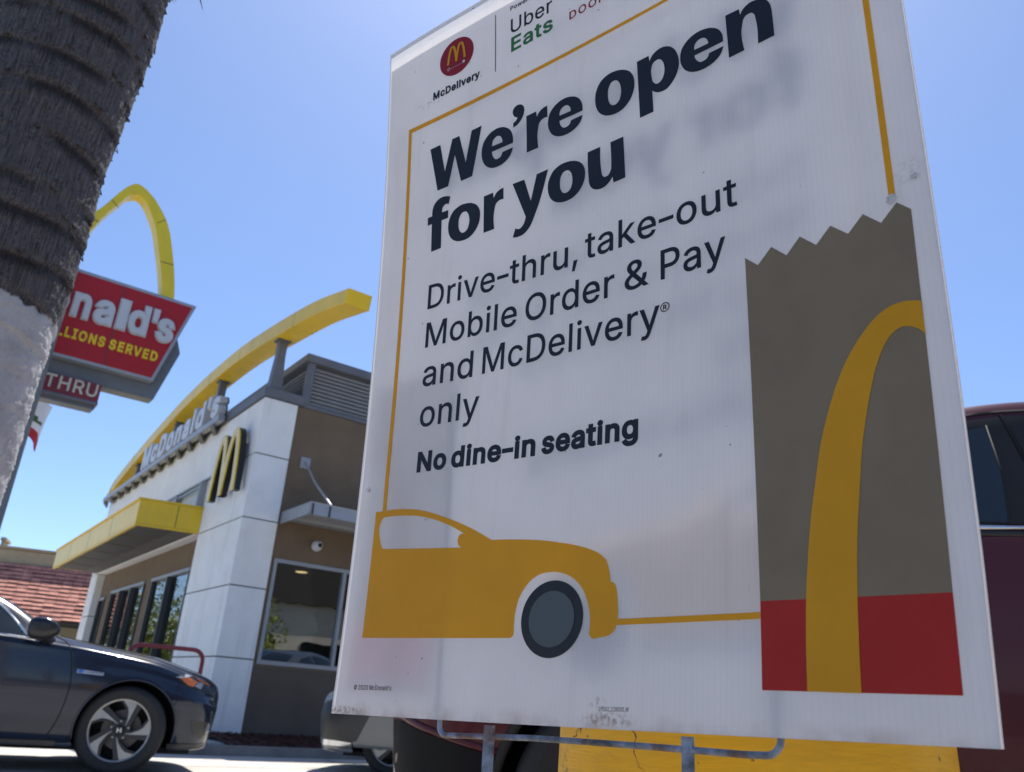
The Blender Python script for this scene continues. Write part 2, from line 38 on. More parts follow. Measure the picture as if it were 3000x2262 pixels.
ART = r'''[["navy",[[782,6437,942,6442,1031,6033,1130,6447,1240,6448,1353,6034,1428,6446,1581,6450,1460,5805,1290,5802,1180,6206,1093,5805,926,5805]]],["navy",[[2048,6014,2048,6036,2048,6057,2047,6078,2045,6099,2041,6119,2035,6139,2028,6160,2019,6180,2009,6199,1997,6216,1983,6233,1967,6248,1949,6262,1931,6275,1912,6285,1892,6294,1870,6301,1848,6307,1826,6310,1805,6311,1784,6310,1763,6306,1742,6301,1722,6294,1703,6285,1684,6273,1665,6258,1648,6241,1633,6223,1620,6204,1609,6181,1601,6156,1596,6130,1592,6104,1591,6078,1591,6056,1592,6033,1595,6011,1599,5989,1605,5967,1612,5946,1620,5926,1630,5906,1641,5887,1654,5869,1669,5853,1685,5838,1703,5825,1722,5813,1741,5803,1762,5795,1785,5789,1808,5786,1831,5784,1854,5784,1874,5786,1894,5789,1915,5795,1934,5802,1952,5810,1968,5820,1984,5832,1998,5845,2011,5859,2022,5874,2029,5888,2035,5903,2040,5919,2044,5936,2047,5953,1898,5953,1895,5940,1891,5928,1886,5917,1880,5907,1872,5900,1862,5894,1849,5891,1836,5889,1823,5889,1811,5892,1800,5898,1789,5907,1780,5919,1772,5932,1765,5944,1758,5958,1754,5972,1750,5987,1747,6003,1745,6019],[1745,6094,1746,6113,1747,6131,1750,6147,1755,6162,1763,6175,1770,6182,1779,6189,1788,6195,1798,6199,1807,6202,1815,6202,1824,6201,1832,6200,1840,6197,1847,6194,1856,6188,1864,6180,1870,6171,1876,6161,1882,6151,1886,6139,1890,6127,1892,6114,1893,6101,1895,6088]]],["navy",[[2046,6216,2045,6279,2055,6283,2064,6286,2073,6291,2081,6296,2088,6302,2093,6307,2096,6312,2100,6318,2103,6324,2106,6330,2097,6335,2089,6340,2080,6345,2072,6351,2065,6357,2057,6367,2050,6378,2044,6390,2039,6403,2037,6415,2036,6427,2036,6440,2038,6452,2041,6464,2047,6474,2054,6482,2063,6489,2074,6495,2085,6500,2096,6502,2108,6503,2120,6501,2133,6497,2145,6491,2156,6485,2167,6476,2177,6465,2185,6452,2192,6439,2197,6426,2200,6412,2201,6397,2201,6382,2199,6367,2196,6353,2192,6336,2186,6320,2179,6304,2170,6289,2160,6275,2151,6265,2141,6255,2130,6246,2118,6238,2106,6231,2095,6226,2083,6223,2071,6220,2059,6218]]],["navy",[[2230,6291,2368,6292,2377,6215,2384,6228,2391,6240,2399,6252,2407,6262,2417,6272,2425,6278,2435,6284,2444,6289,2454,6293,2464,6296,2474,6298,2485,6300,2496,6300,2507,6300,2518,6300,2523,6148,2513,6150,2502,6153,2491,6154,2481,6155,2471,6154,2460,6151,2448,6146,2437,6141,2427,6134,2419,6126,2410,6113,2405,6097,2401,6080,2399,6062,2396,6044,2389,5996,2389,5947,2392,5897,2397,5847,2404,5797,2247,5799]]],["navy",[[2984,6013,2984,6033,2984,6053,2983,6072,2981,6091,2977,6109,2971,6128,2964,6147,2955,6166,2945,6183,2933,6199,2919,6214,2904,6228,2886,6241,2868,6253,2849,6262,2829,6270,2808,6277,2786,6282,2764,6285,2742,6286,2722,6285,2701,6282,2680,6277,2660,6270,2642,6262,2622,6251,2604,6237,2587,6222,2572,6205,2559,6187,2548,6167,2540,6144,2535,6120,2532,6096,2530,6072,2530,6052,2531,6031,2534,6010,2538,5990,2544,5970,2551,5951,2559,5932,2569,5914,2580,5896,2593,5880,2607,5866,2624,5852,2642,5840,2660,5829,2680,5820,2701,5813,2723,5807,2746,5804,2769,5802,2791,5802,2811,5804,2832,5807,2852,5812,2871,5818,2889,5826,2905,5835,2921,5846,2935,5858,2948,5871,2958,5885,2966,5898,2972,5912,2976,5926,2980,5941,2983,5957,2836,5957,2832,5946,2828,5934,2823,5924,2817,5915,2810,5909,2799,5903,2787,5900,2774,5899,2761,5899,2749,5901,2738,5907,2727,5915,2718,5926,2710,5938,2703,5949,2696,5962,2692,5975,2688,5989,2686,6003,2684,6018],[2683,6087,2684,6104,2685,6120,2688,6136,2693,6149,2701,6161,2708,6168,2717,6174,2726,6179,2736,6183,2745,6185,2753,6186,2761,6185,2770,6184,2777,6182,2785,6179,2793,6173,2801,6166,2808,6157,2814,6148,2819,6139,2824,6128,2827,6117,2829,6105,2831,6093,2832,6081]]],["navy",[[3490,6283,3505,6273,3520,6263,3535,6251,3548,6238,3561,6225,3572,6210,3583,6193,3592,6175,3600,6157,3607,6139,3612,6118,3616,6096,3618,6074,3619,6052,3619,6030,3618,6012,3616,5993,3613,5974,3608,5955,3603,5938,3596,5919,3587,5900,3578,5882,3567,5865,3554,5849,3541,5835,3526,5821,3510,5808,3494,5797,3476,5789,3457,5782,3437,5778,3416,5776,3395,5775,3374,5776,3354,5779,3334,5783,3314,5789,3295,5796,3277,5805,3259,5816,3242,5829,3226,5843,3211,5859,3197,5875,3186,5893,3176,5912,3168,5932,3160,5953,3154,5973,3150,5992,3146,6011,3144,6031,3143,6050,3142,6070,3143,6094,3145,6119,3148,6143,3154,6167,3162,6190,3170,6209,3180,6228,3191,6247,3204,6264,3219,6278,3234,6289,3251,6299,3269,6307,3288,6313,3306,6318,3326,6320,3346,6321,3366,6320,3385,6317,3405,6314,3422,6310,3440,6304,3457,6298,3474,6291],[3397,6196,3408,6189,3417,6180,3425,6168,3433,6156,3439,6144,3446,6129,3450,6113,3454,6097,3457,6080,3458,6063,3460,6046,3460,6028,3460,6011,3458,5993,3455,5976,3452,5963,3448,5949,3444,5935,3438,5923,3430,5913,3423,5906,3415,5900,3406,5895,3396,5891,3387,5890,3380,5890,3373,5892,3365,5894,3358,5898,3351,5901,3341,5910,3333,5920,3326,5932,3320,5945,3315,5958,3309,5976,3305,5995,3303,6015,3301,6035,3301,6054,3301,6072,3301,6089,3303,6107,3306,6124,3311,6140,3316,6153,3322,6166,3329,6178,3338,6189,3348,6195,3357,6198,3367,6200,3378,6200,3388,6198]]],["navy",[[3653,6294,3789,6295,3799,6221,3806,6236,3814,6252,3823,6266,3833,6279,3844,6289,3859,6299,3874,6306,3891,6312,3909,6316,3926,6317,3942,6317,3958,6314,3974,6309,3990,6303,4005,6296,4020,6286,4034,6275,4047,6262,4059,6247,4070,6233,4081,6215,4090,6197,4098,6177,4105,6157,4111,6137,4117,6114,4121,6090,4124,6066,4125,6041,4125,6017,4123,5997,4120,5977,4116,5957,4110,5937,4104,5918,4095,5898,4085,5879,4073,5860,4060,5843,4046,5827,4034,5815,4021,5803,4007,5792,3993,5783,3978,5777,3963,5775,3947,5774,3930,5775,3914,5778,3899,5782,3889,5786,3878,5791,3868,5797,3858,5804,3849,5811,3843,5817,3837,5823,3832,5829,3827,5835,3821,5842,3830,5580,3676,5580],[3905,6189,3914,6184,3923,6176,3930,6166,3937,6155,3943,6145,3949,6131,3954,6117,3957,6102,3960,6087,3961,6072,3963,6057,3964,6041,3964,6026,3963,6011,3961,5996,3959,5982,3955,5968,3950,5954,3945,5941,3937,5929,3931,5921,3925,5914,3918,5907,3910,5902,3902,5898,3896,5897,3889,5896,3882,5897,3875,5898,3868,5900,3860,5905,3853,5913,3846,5922,3840,5931,3835,5940,3828,5956,3824,5973,3821,5990,3819,6008,3817,6026,3815,6043,3814,6061,3813,6079,3814,6097,3817,6114,3820,6127,3823,6142,3827,6155,3833,6167,3841,6176,3852,6183,3865,6188,3879,6191,3893,6191]]],["navy",[[4593,6008,4593,6028,4593,6047,4592,6066,4590,6085,4586,6103,4580,6122,4573,6141,4564,6159,4554,6176,4542,6192,4528,6207,4512,6221,4495,6234,4477,6245,4458,6255,4438,6263,4417,6269,4395,6274,4373,6277,4351,6278,4331,6277,4310,6274,4289,6269,4269,6263,4251,6255,4231,6244,4213,6230,4196,6215,4181,6198,4168,6181,4157,6160,4149,6137,4144,6114,4141,6090,4139,6066,4139,6046,4140,6026,4143,6005,4147,5985,4153,5966,4160,5947,4168,5928,4178,5910,4189,5892,4202,5877,4216,5862,4233,5848,4251,5836,4269,5825,4288,5817,4309,5809,4332,5804,4355,5800,4378,5799,4400,5799,4420,5801,4441,5804,4461,5809,4480,5815,4498,5823,4514,5832,4529,5842,4544,5854,4556,5867,4567,5881,4575,5894,4580,5907,4585,5922,4589,5937,4592,5952,4445,5953,4441,5941,4437,5930,4432,5920,4426,5911,4419,5904,4408,5899,4396,5896,4382,5895,4369,5895,4358,5897,4347,5903,4336,5911,4327,5922,4319,5933,4312,5945,4305,5957,4301,5970,4297,5984,4295,5998,4292,6012],[4292,6081,4293,6098,4294,6114,4297,6129,4302,6143,4310,6155,4317,6161,4326,6167,4335,6173,4345,6177,4354,6179,4362,6179,4370,6178,4378,6177,4386,6175,4393,6172,4402,6166,4410,6159,4417,6151,4423,6142,4428,6133,4433,6122,4436,6111,4438,6099,4440,6087,4441,6075]]],["navy",[[4629,6299,4767,6291,4776,6217,4783,6230,4789,6242,4797,6253,4805,6264,4815,6273,4825,6280,4837,6287,4850,6293,4863,6297,4876,6300,4890,6301,4904,6300,4918,6298,4932,6295,4945,6291,4957,6287,4969,6282,4981,6277,4992,6270,5002,6263,5013,6254,5023,6243,5032,6232,5040,6220,5047,6208,5054,6194,5059,6180,5064,6165,5068,6149,5071,6134,5074,6112,5076,6090,5077,6067,5077,6044,5077,6022,5079,5972,5080,5923,5081,5874,5081,5825,5081,5776,4927,5776,4929,5836,4931,5896,4931,5956,4928,6016,4921,6075,4920,6087,4919,6100,4917,6113,4915,6125,4911,6137,4907,6144,4903,6151,4899,6158,4894,6165,4888,6170,4881,6173,4873,6175,4865,6177,4857,6177,4849,6177,4841,6175,4833,6172,4826,6167,4819,6162,4813,6157,4806,6147,4801,6136,4798,6123,4795,6110,4792,6097,4780,6036,4776,5973,4778,5910,4785,5846,4794,5781,4641,5780]]],["navy",[[874,4998,861,5372,796,5370,792,5477,861,5479,860,5494,859,5508,859,5522,860,5536,861,5550,864,5567,868,5583,873,5600,880,5615,888,5629,900,5643,914,5656,929,5667,946,5676,963,5683,979,5687,996,5688,1014,5688,1031,5686,1048,5684,1066,5679,1084,5674,1101,5667,1118,5659,1136,5650,1116,5555,1107,5560,1097,5565,1088,5569,1079,5571,1069,5571,1061,5569,1053,5566,1045,5562,1038,5557,1032,5551,1024,5540,1020,5527,1017,5512,1016,5496,1016,5479,1113,5476,1117,5371,1016,5370,1027,5001]]],["navy",[[1474,5440,1489,5431,1505,5422,1520,5412,1533,5401,1546,5389,1557,5375,1568,5360,1577,5345,1585,5328,1592,5312,1598,5294,1601,5274,1604,5255,1605,5235,1604,5216,1603,5199,1601,5183,1598,5166,1594,5150,1588,5134,1581,5117,1573,5101,1563,5085,1552,5070,1539,5056,1526,5043,1511,5030,1495,5019,1478,5009,1460,5002,1441,4996,1420,4992,1399,4990,1378,4990,1357,4991,1337,4993,1317,4997,1297,5002,1277,5008,1259,5016,1241,5026,1223,5037,1207,5050,1192,5064,1179,5079,1167,5094,1157,5111,1148,5129,1141,5147,1135,5165,1131,5182,1127,5199,1125,5216,1123,5234,1123,5251,1123,5273,1125,5294,1129,5316,1135,5337,1143,5357,1151,5375,1161,5392,1172,5408,1185,5423,1200,5436,1216,5446,1233,5454,1251,5461,1270,5467,1289,5471,1308,5473,1328,5474,1348,5473,1369,5470,1388,5467,1406,5464,1423,5459,1441,5454,1458,5447],[1380,5363,1391,5357,1400,5349,1409,5339,1416,5328,1423,5317,1429,5304,1434,5290,1438,5275,1440,5260,1442,5245,1444,5230,1444,5214,1443,5199,1442,5183,1439,5168,1435,5156,1432,5144,1427,5132,1421,5121,1413,5112,1406,5106,1398,5100,1389,5096,1380,5093,1370,5091,1363,5092,1355,5093,1348,5095,1340,5098,1334,5102,1324,5109,1316,5118,1309,5129,1303,5141,1297,5152,1291,5168,1287,5185,1285,5202,1284,5220,1283,5237,1283,5253,1284,5268,1285,5284,1288,5299,1293,5313,1298,5324,1304,5336,1312,5347,1321,5356,1331,5362,1340,5365,1350,5366,1361,5366,1371,5365]]],["navy",[[1648,5461,1784,5462,1793,5387,1800,5399,1806,5411,1814,5422,1822,5433,1832,5442,1840,5448,1849,5453,1858,5458,1868,5462,1878,5465,1888,5468,1898,5469,1909,5469,1920,5469,1931,5469,1936,5322,1926,5324,1915,5326,1905,5328,1895,5328,1885,5327,1874,5325,1862,5320,1852,5315,1842,5308,1834,5301,1825,5288,1820,5273,1816,5256,1814,5238,1811,5222,1805,5175,1804,5127,1807,5079,1812,5031,1819,4982,1665,4984]]],["navy",[[2058,5466,2221,5459,2319,5154,2390,5460,2542,5460,2514,5353,2485,5247,2453,5142,2416,5039,2372,4938,2362,4916,2352,4894,2342,4871,2330,4850,2316,4832,2302,4817,2286,4803,2269,4790,2251,4779,2232,4771,2218,4767,2204,4764,2189,4763,2174,4762,2159,4763,2144,4765,2130,4768,2115,4771,2101,4776,2087,4781,2118,4881,2131,4873,2144,4866,2157,4860,2170,4857,2182,4858,2192,4862,2202,4868,2211,4876,2220,4885,2227,4894,2237,4908,2243,4925,2248,4942,2252,4960,2255,4979]]],["navy",[[2890,5418,2906,5409,2921,5400,2935,5389,2949,5378,2961,5366,2973,5353,2983,5338,2993,5322,3001,5306,3007,5290,3013,5271,3017,5252,3019,5232,3020,5213,3019,5193,3018,5177,3016,5160,3013,5143,3009,5127,3004,5111,2996,5094,2988,5078,2978,5062,2967,5046,2955,5032,2942,5019,2927,5007,2911,4996,2894,4986,2877,4978,2858,4973,2837,4969,2816,4967,2795,4967,2775,4967,2755,4970,2735,4973,2715,4979,2696,4985,2678,4993,2660,5003,2642,5014,2626,5027,2611,5041,2598,5056,2587,5071,2577,5088,2568,5106,2561,5124,2555,5143,2550,5159,2547,5176,2545,5194,2543,5211,2543,5228,2543,5250,2545,5272,2549,5294,2555,5315,2562,5335,2571,5352,2581,5369,2592,5386,2605,5401,2619,5414,2635,5423,2652,5432,2670,5439,2688,5445,2707,5449,2726,5451,2746,5451,2766,5450,2786,5448,2805,5445,2823,5442,2840,5437,2858,5431,2874,5425],[2798,5340,2808,5335,2818,5326,2826,5316,2833,5305,2840,5294,2846,5281,2851,5267,2855,5252,2857,5237,2859,5223,2860,5207,2861,5191,2860,5176,2858,5160,2855,5145,2852,5133,2849,5121,2844,5109,2838,5098,2830,5089,2823,5083,2815,5077,2806,5073,2797,5070,2788,5068,2781,5069,2773,5070,2766,5072,2758,5075,2752,5079,2742,5086,2734,5095,2727,5106,2721,5118,2716,5129,2709,5145,2705,5162,2703,5179,2702,5197,2702,5215,2702,5230,2702,5246,2703,5261,2706,5276,2711,5291,2716,5302,2723,5314,2730,5325,2739,5334,2749,5340,2758,5342,2768,5344,2778,5344,2789,5343]]],["navy",[[3049,5452,3204,5451,3204,5391,3204,5330,3206,5270,3211,5210,3219,5151,3221,5138,3222,5126,3224,5114,3227,5103,3231,5092,3236,5085,3241,5077,3247,5071,3254,5065,3261,5062,3269,5060,3277,5060,3286,5062,3295,5064,3302,5067,3311,5075,3319,5086,3325,5098,3330,5112,3334,5124,3336,5136,3336,5147,3336,5159,3336,5171,3336,5182,3337,5236,3335,5289,3333,5343,3330,5397,3326,5450,3481,5448,3501,4953,3363,4952,3352,5025,3342,5011,3332,4998,3321,4985,3309,4974,3297,4965,3286,4958,3274,4953,3262,4948,3250,4945,3238,4942,3224,4942,3209,4942,3195,4944,3180,4948,3167,4952,3154,4958,3141,4964,3128,4972,3117,4981,3107,4991,3097,5003,3089,5016,3083,5030,3077,5044,3072,5059,3069,5073,3067,5088,3065,5103,3064,5119,3063,5134,3057,5197,3054,5261,3051,5324,3050,5388]]],["kraft",[[4692,3611,4802,3502,4923,3628,5046,3501,5163,3629,5287,3501,5407,3627,5534,3499,5654,3624,5776,3492,5897,3618,5988,3518,5964,1740,5948,828,4725,846]]],["red",[[4725,846,5948,828,5939,272,4725,278]]],["gold",[[5037,277,5038,350,5039,423,5040,496,5042,569,5045,642,5047,692,5050,742,5052,791,5056,841,5059,891,5064,942,5069,994,5074,1045,5080,1096,5086,1148,5093,1206,5101,1264,5109,1323,5117,1381,5127,1439,5133,1474,5140,1509,5147,1545,5154,1580,5161,1615,5171,1670,5182,1726,5192,1781,5204,1836,5217,1891,5231,1941,5245,1992,5261,2042,5278,2092,5295,2141,5308,2179,5322,2216,5336,2252,5351,2289,5367,2325,5384,2362,5402,2398,5421,2434,5441,2469,5462,2503,5481,2532,5501,2560,5522,2588,5544,2615,5566,2641,5587,2664,5608,2687,5630,2709,5653,2730,5678,2748,5698,2761,5718,2772,5740,2783,5761,2791,5783,2797,5803,2801,5823,2802,5843,2802,5863,2801,5882,2798,5901,2794,5920,2789,5938,2782,5957,2774,5975,2767,5977,2511,5970,2521,5964,2532,5957,2541,5950,2551,5942,2559,5933,2569,5922,2577,5912,2585,5900,2592,5888,2598,5877,2603,5866,2607,5854,2610,5842,2612,5831,2612,5816,2609,5802,2604,5788,2597,5775,2588,5762,2579,5751,2569,5741,2557,5731,2545,5722,2532,5713,2519,5698,2496,5686,2472,5674,2448,5663,2423,5652,2398,5638,2363,5625,2327,5614,2290,5603,2253,5592,2217,5581,2178,5571,2140,5561,2101,5552,2062,5543,2023,5534,1986,5526,1948,5518,1910,5510,1872,5503,1834,5492,1767,5482,1701,5474,1634,5465,1567,5457,1500,5450,1448,5443,1397,5436,1345,5430,1293,5424,1242,5418,1180,5413,1117,5408,1055,5404,992,5400,930,5396,870,5393,811,5390,751,5388,691,5386,632,5383,560,5381,488,5380,416,5379,344,5378,272]]],["gold",[[352,684,340,1983,446,1982,482,1982,518,1983,554,1983,589,1983,625,1982,658,1980,690,1978,723,1976,756,1973,788,1969,832,1964,875,1959,918,1952,961,1945,1004,1936,1058,1924,1111,1910,1164,1895,1217,1878,1270,1862,1322,1845,1374,1827,1425,1809,1477,1790,1528,1770,1574,1753,1619,1735,1664,1716,1709,1697,1754,1678,1814,1651,1873,1622,1933,1593,1991,1563,2050,1533,2081,1531,2111,1529,2141,1527,2172,1525,2202,1523,2246,1519,2289,1515,2333,1511,2376,1507,2420,1502,2466,1497,2512,1492,2559,1486,2605,1480,2651,1474,2696,1467,2741,1459,2785,1450,2830,1442,2874,1432,2914,1424,2953,1416,2993,1407,3032,1397,3071,1387,3098,1379,3125,1372,3152,1364,3178,1355,3204,1345,3228,1336,3251,1326,3274,1316,3296,1304,3317,1291,3330,1282,3342,1273,3354,1263,3365,1253,3377,1243,3385,1224,3393,1205,3401,1187,3408,1167,3414,1148,3418,1132,3422,1115,3425,1099,3428,1082,3430,1066,3439,1063,3448,1060,3457,1056,3465,1052,3471,1046,3479,1037,3484,1026,3488,1014,3492,1002,3495,990,3499,974,3502,957,3504,941,3506,924,3507,908,3510,881,3513,854,3514,827,3513,800,3511,773,3508,757,3506,740,3502,723,3497,708,3489,694,3481,685,3472,677,3462,669,3451,662,3440,656,3424,650,3407,646,3390,644,3372,642,3354,641,3334,637,3313,633,3293,630,3274,630,3258,637,3252,642,3248,648,3243,654,3239,660,3234,667,3237,690,3239,714,3240,737,3241,760,3239,783,3237,799,3234,816,3230,833,3226,849,3221,866,3215,886,3208,907,3200,927,3191,946,3182,965,3170,986,3157,1006,3142,1026,3127,1044,3111,1062,3093,1078,3074,1094,3054,1108,3033,1121,3012,1133,2989,1144,2966,1154,2942,1162,2918,1169,2894,1175,2870,1180,2847,1183,2823,1185,2799,1186,2775,1186,2747,1186,2719,1184,2691,1180,2663,1174,2637,1166,2612,1155,2587,1141,2564,1126,2542,1108,2522,1090,2502,1069,2484,1047,2467,1023,2453,999,2440,973,2432,951,2425,927,2419,903,2415,879,2411,855,2409,831,2409,808,2409,784,2409,760,2410,736,2411,724,2412,712,2414,699,2413,688,2410,678,2406,672,2401,666,2395,661,2389,657,2382,652],[478,1612,452,1671,432,1729,420,1783,422,1833,443,1877,448,1884,453,1890,459,1897,465,1902,472,1907,481,1910,492,1911,504,1911,515,1911,526,1911,581,1912,635,1911,690,1908,744,1904,799,1899,842,1895,885,1890,928,1885,970,1879,1013,1871,1056,1862,1098,1853,1141,1842,1183,1830,1225,1818,1273,1803,1320,1787,1367,1770,1413,1752,1460,1734,1504,1714,1548,1694,1591,1673,1634,1651,1677,1629,1664,1629,1651,1629,1639,1628,1628,1625,1619,1619,1613,1613,1609,1605,1605,1596,1602,1587,1600,1578,1600,1568,1601,1558,1603,1548,1607,1538,1611,1529,1618,1521,1626,1514,1636,1507,1647,1502,1658,1496,511,1574]]]]'''

# ---------------------------------------------------------------- materials
MATS = {}
def mat(name, col, rough=0.6, metal=0.0, var=0.08, scale=6.0, bump=0.0, bscale=None, coat=0.0, spec=0.5, col2=None, stretch=(1, 1, 1), fac=(0.35, 0.65)):
    if name in MATS: return MATS[name]
    m = bpy.data.materials.new(name); m.use_nodes = True; MATS[name] = m
    n = m.node_tree.nodes; l = m.node_tree.links; b = n['Principled BSDF']
    tc = n.new('ShaderNodeTexCoord'); mp = n.new('ShaderNodeMapping'); mp.inputs['Scale'].default_value = stretch
    l.new(tc.outputs['Object'], mp.inputs[0])
    nz = n.new('ShaderNodeTexNoise'); nz.inputs['Scale'].default_value = scale; nz.inputs['Detail'].default_value = 6; nz.inputs['Roughness'].default_value = 0.62
    l.new(mp.outputs[0], nz.inputs['Vector'])
    rp = n.new('ShaderNodeValToRGB'); e = rp.color_ramp.elements
    e[0].position, e[1].position = fac
    c = np.array(col[:3]); c2 = np.array(col2[:3]) if col2 is not None else c
    e[0].color = (*np.clip(c * (1 - var), 0, 1), 1); e[1].color = (*np.clip(c2 * (1 + var), 0, 1), 1)
    l.new(nz.outputs['Fac'], rp.inputs[0]); l.new(rp.outputs[0], b.inputs['Base Color'])
    b.inputs['Roughness'].default_value = rough; b.inputs['Metallic'].default_value = metal
    b.inputs['Specular IOR Level'].default_value = spec
    if coat: b.inputs['Coat Weight'].default_value = coat; b.inputs['Coat Roughness'].default_value = 0.03
    if bump:
        nb = n.new('ShaderNodeTexNoise'); nb.inputs['Scale'].default_value = bscale or scale * 6; nb.inputs['Detail'].default_value = 5
        l.new(mp.outputs[0], nb.inputs['Vector'])
        bp = n.new('ShaderNodeBump'); bp.inputs['Strength'].default_value = bump; bp.inputs['Distance'].default_value = 0.01
        l.new(nb.outputs['Fac'], bp.inputs['Height']); l.new(bp.outputs[0], b.inputs['Normal'])
    return m
def nodes_of(m): return m.node_tree.nodes, m.node_tree.links, m.node_tree.nodes['Principled BSDF']

def add_streaks(m, col, sx=9.0, sz=0.5, lo=0.52, hi=0.8, amount=0.5):
    """vertical run-off streaks of dirt on a wall"""
    n, l, b = nodes_of(m)
    src = b.inputs['Base Color'].links[0].from_socket
    tc = n.new('ShaderNodeTexCoord'); mp = n.new('ShaderNodeMapping'); mp.inputs['Scale'].default_value = (sx, sx, sz)
    l.new(tc.outputs['Object'], mp.inputs[0])
    nz = n.new('ShaderNodeTexNoise'); nz.inputs['Scale'].default_value = 1; nz.inputs['Detail'].default_value = 7; l.new(mp.outputs[0], nz.inputs['Vector'])
    mr = n.new('ShaderNodeMapRange'); mr.inputs[1].default_value = lo; mr.inputs[2].default_value = hi; mr.inputs[4].default_value = amount
    l.new(nz.outputs['Fac'], mr.inputs[0])
    mx = n.new('ShaderNodeMix'); mx.data_type = 'RGBA'; l.new(mr.outputs[0], mx.inputs[0]); l.new(src, mx.inputs[6]); mx.inputs[7].default_value = (*col, 1)
    l.new(mx.outputs[2], b.inputs['Base Color'])

def glass_mat(name, tint, refl_ior=1.6, gloss_col=(1, 1, 1)):
    m = bpy.data.materials.new(name); m.use_nodes = True; MATS[name] = m
    n = m.node_tree.nodes; l = m.node_tree.links; n.remove(n['Principled BSDF']); o = n['Material Output']
    tr = n.new('ShaderNodeBsdfTransparent'); tr.inputs[0].default_value = (*tint, 1)
    gl = n.new('ShaderNodeBsdfGlossy'); gl.inputs[0].default_value = (*gloss_col, 1); gl.inputs['Roughness'].default_value = 0.01
    nz = n.new('ShaderNodeTexNoise'); nz.inputs['Scale'].default_value = 2.2; tc = n.new('ShaderNodeTexCoord'); l.new(tc.outputs['Object'], nz.inputs['Vector'])
    bp = n.new('ShaderNodeBump'); bp.inputs['Strength'].default_value = 0.05; bp.inputs['Distance'].default_value = 0.02; l.new(nz.outputs['Fac'], bp.inputs['Height']); l.new(bp.outputs[0], gl.inputs['Normal'])
    fr = n.new('ShaderNodeFresnel'); fr.inputs[0].default_value = refl_ior
    mx = n.new('ShaderNodeMixShader'); l.new(fr.outputs[0], mx.inputs[0]); l.new(tr.outputs[0], mx.inputs[1]); l.new(gl.outputs[0], mx.inputs[2]); l.new(mx.outputs[0], o.inputs[0])
    return m

# ---------------------------------------------------------------- mesh helpers
class MB:
    def __init__(s): s.v = []; s.f = []; s.mi = []; s.uv = None
    def add(s, vs, fs, mi=0):
        o = len(s.v); s.v += [tuple(map(float, v)) for v in vs]; s.f += [tuple(i + o for i in f) for f in fs]; s.mi += [mi] * len(fs); return s
    def box(s, x0, x1, y0, y1, z0, z1, mi=0):
        if x0 > x1: x0, x1 = x1, x0
        if y0 > y1: y0, y1 = y1, y0
        if z0 > z1: z0, z1 = z1, z0
        vs = [(x, y, z) for z in (z0, z1) for y in (y0, y1) for x in (x0, x1)]
        return s.add(vs, [(0, 2, 3, 1), (4, 5, 7, 6), (0, 1, 5, 4), (2, 6, 7, 3), (0, 4, 6, 2), (1, 3, 7, 5)], mi)
    def prism(s, poly, fn, d0, d1, mi=0):
        """poly: 2D outline; fn(a, b, d) -> 3D point; extruded from depth d0 to d1"""
        n = len(poly)
        vs = [fn(a, b, d0) for a, b in poly] + [fn(a, b, d1) for a, b in poly]
        fs = [tuple(range(n)), tuple(range(2 * n - 1, n - 1, -1))] + [(i, i + n, (i + 1) % n + n, (i + 1) % n) for i in range(n)]
        return s.add(vs, fs, mi)
    def tube(s, pts, r, n=10, closed=False, caps=True, mi=0):
        P = [Vector(p) for p in pts]; N = len(P); rr = r if hasattr(r, '__len__') else [r] * N
        vs = []; up = None
        for i in range(N):
            a = P[(i - 1) % N] if (closed or i > 0) else P[i]; b = P[(i + 1) % N] if (closed or i < N - 1) else P[i]
            t = (b - a).normalized()
            if up is None:
                up = Vector((0, 0, 1)) if abs(t.z) < 0.9 else Vector((1, 0, 0))
            sx = t.cross(up).normalized(); up = sx.cross(t).normalized()
            for k in range(n):
                an = 2 * math.pi * k / n; vs.append(P[i] + (sx * math.cos(an) + up * math.sin(an)) * rr[i])
        fs = []
        for i in range(N if closed else N - 1):
            j = (i + 1) % N
            for k in range(n): fs.append((i * n + k, i * n + (k + 1) % n, j * n + (k + 1) % n, j * n + k))
        if caps and not closed:
            fs.append(tuple(range(n - 1, -1, -1))); fs.append(tuple(range((N - 1) * n, N * n)))
        return s.add(vs, fs, mi)
    def lathe(s, prof, fn, n=32, mi=0, close=False):
        """prof: (radius, depth) list; fn(x, y, d) -> point, axis along d"""
        vs = []; m = len(prof)
        for k in range(n):
            an = 2 * math.pi * k / n
            for r, d in prof: vs.append(fn(r * math.cos(an), r * math.sin(an), d))
        fs = []
        for k in range(n):
            k2 = (k + 1) % n
            for i in range(m - 1 if not close else m):
                i2 = (i + 1) % m
                fs.append((k * m + i, k2 * m + i, k2 * m + i2, k * m + i2))
        return s.add(vs, fs, mi)
    def grid(s, rows, closed_u=False, mi=0):
        n = len(rows); m = len(rows[0]); vs = [p for r in rows for p in r]
        fs = [(i * m + j, i * m + (j + 1) % m, (i + 1) * m + (j + 1) % m, (i + 1) * m + j) for i in range(n - 1) for j in range(m if closed_u else m - 1)]
        return s.add(vs, fs, mi)

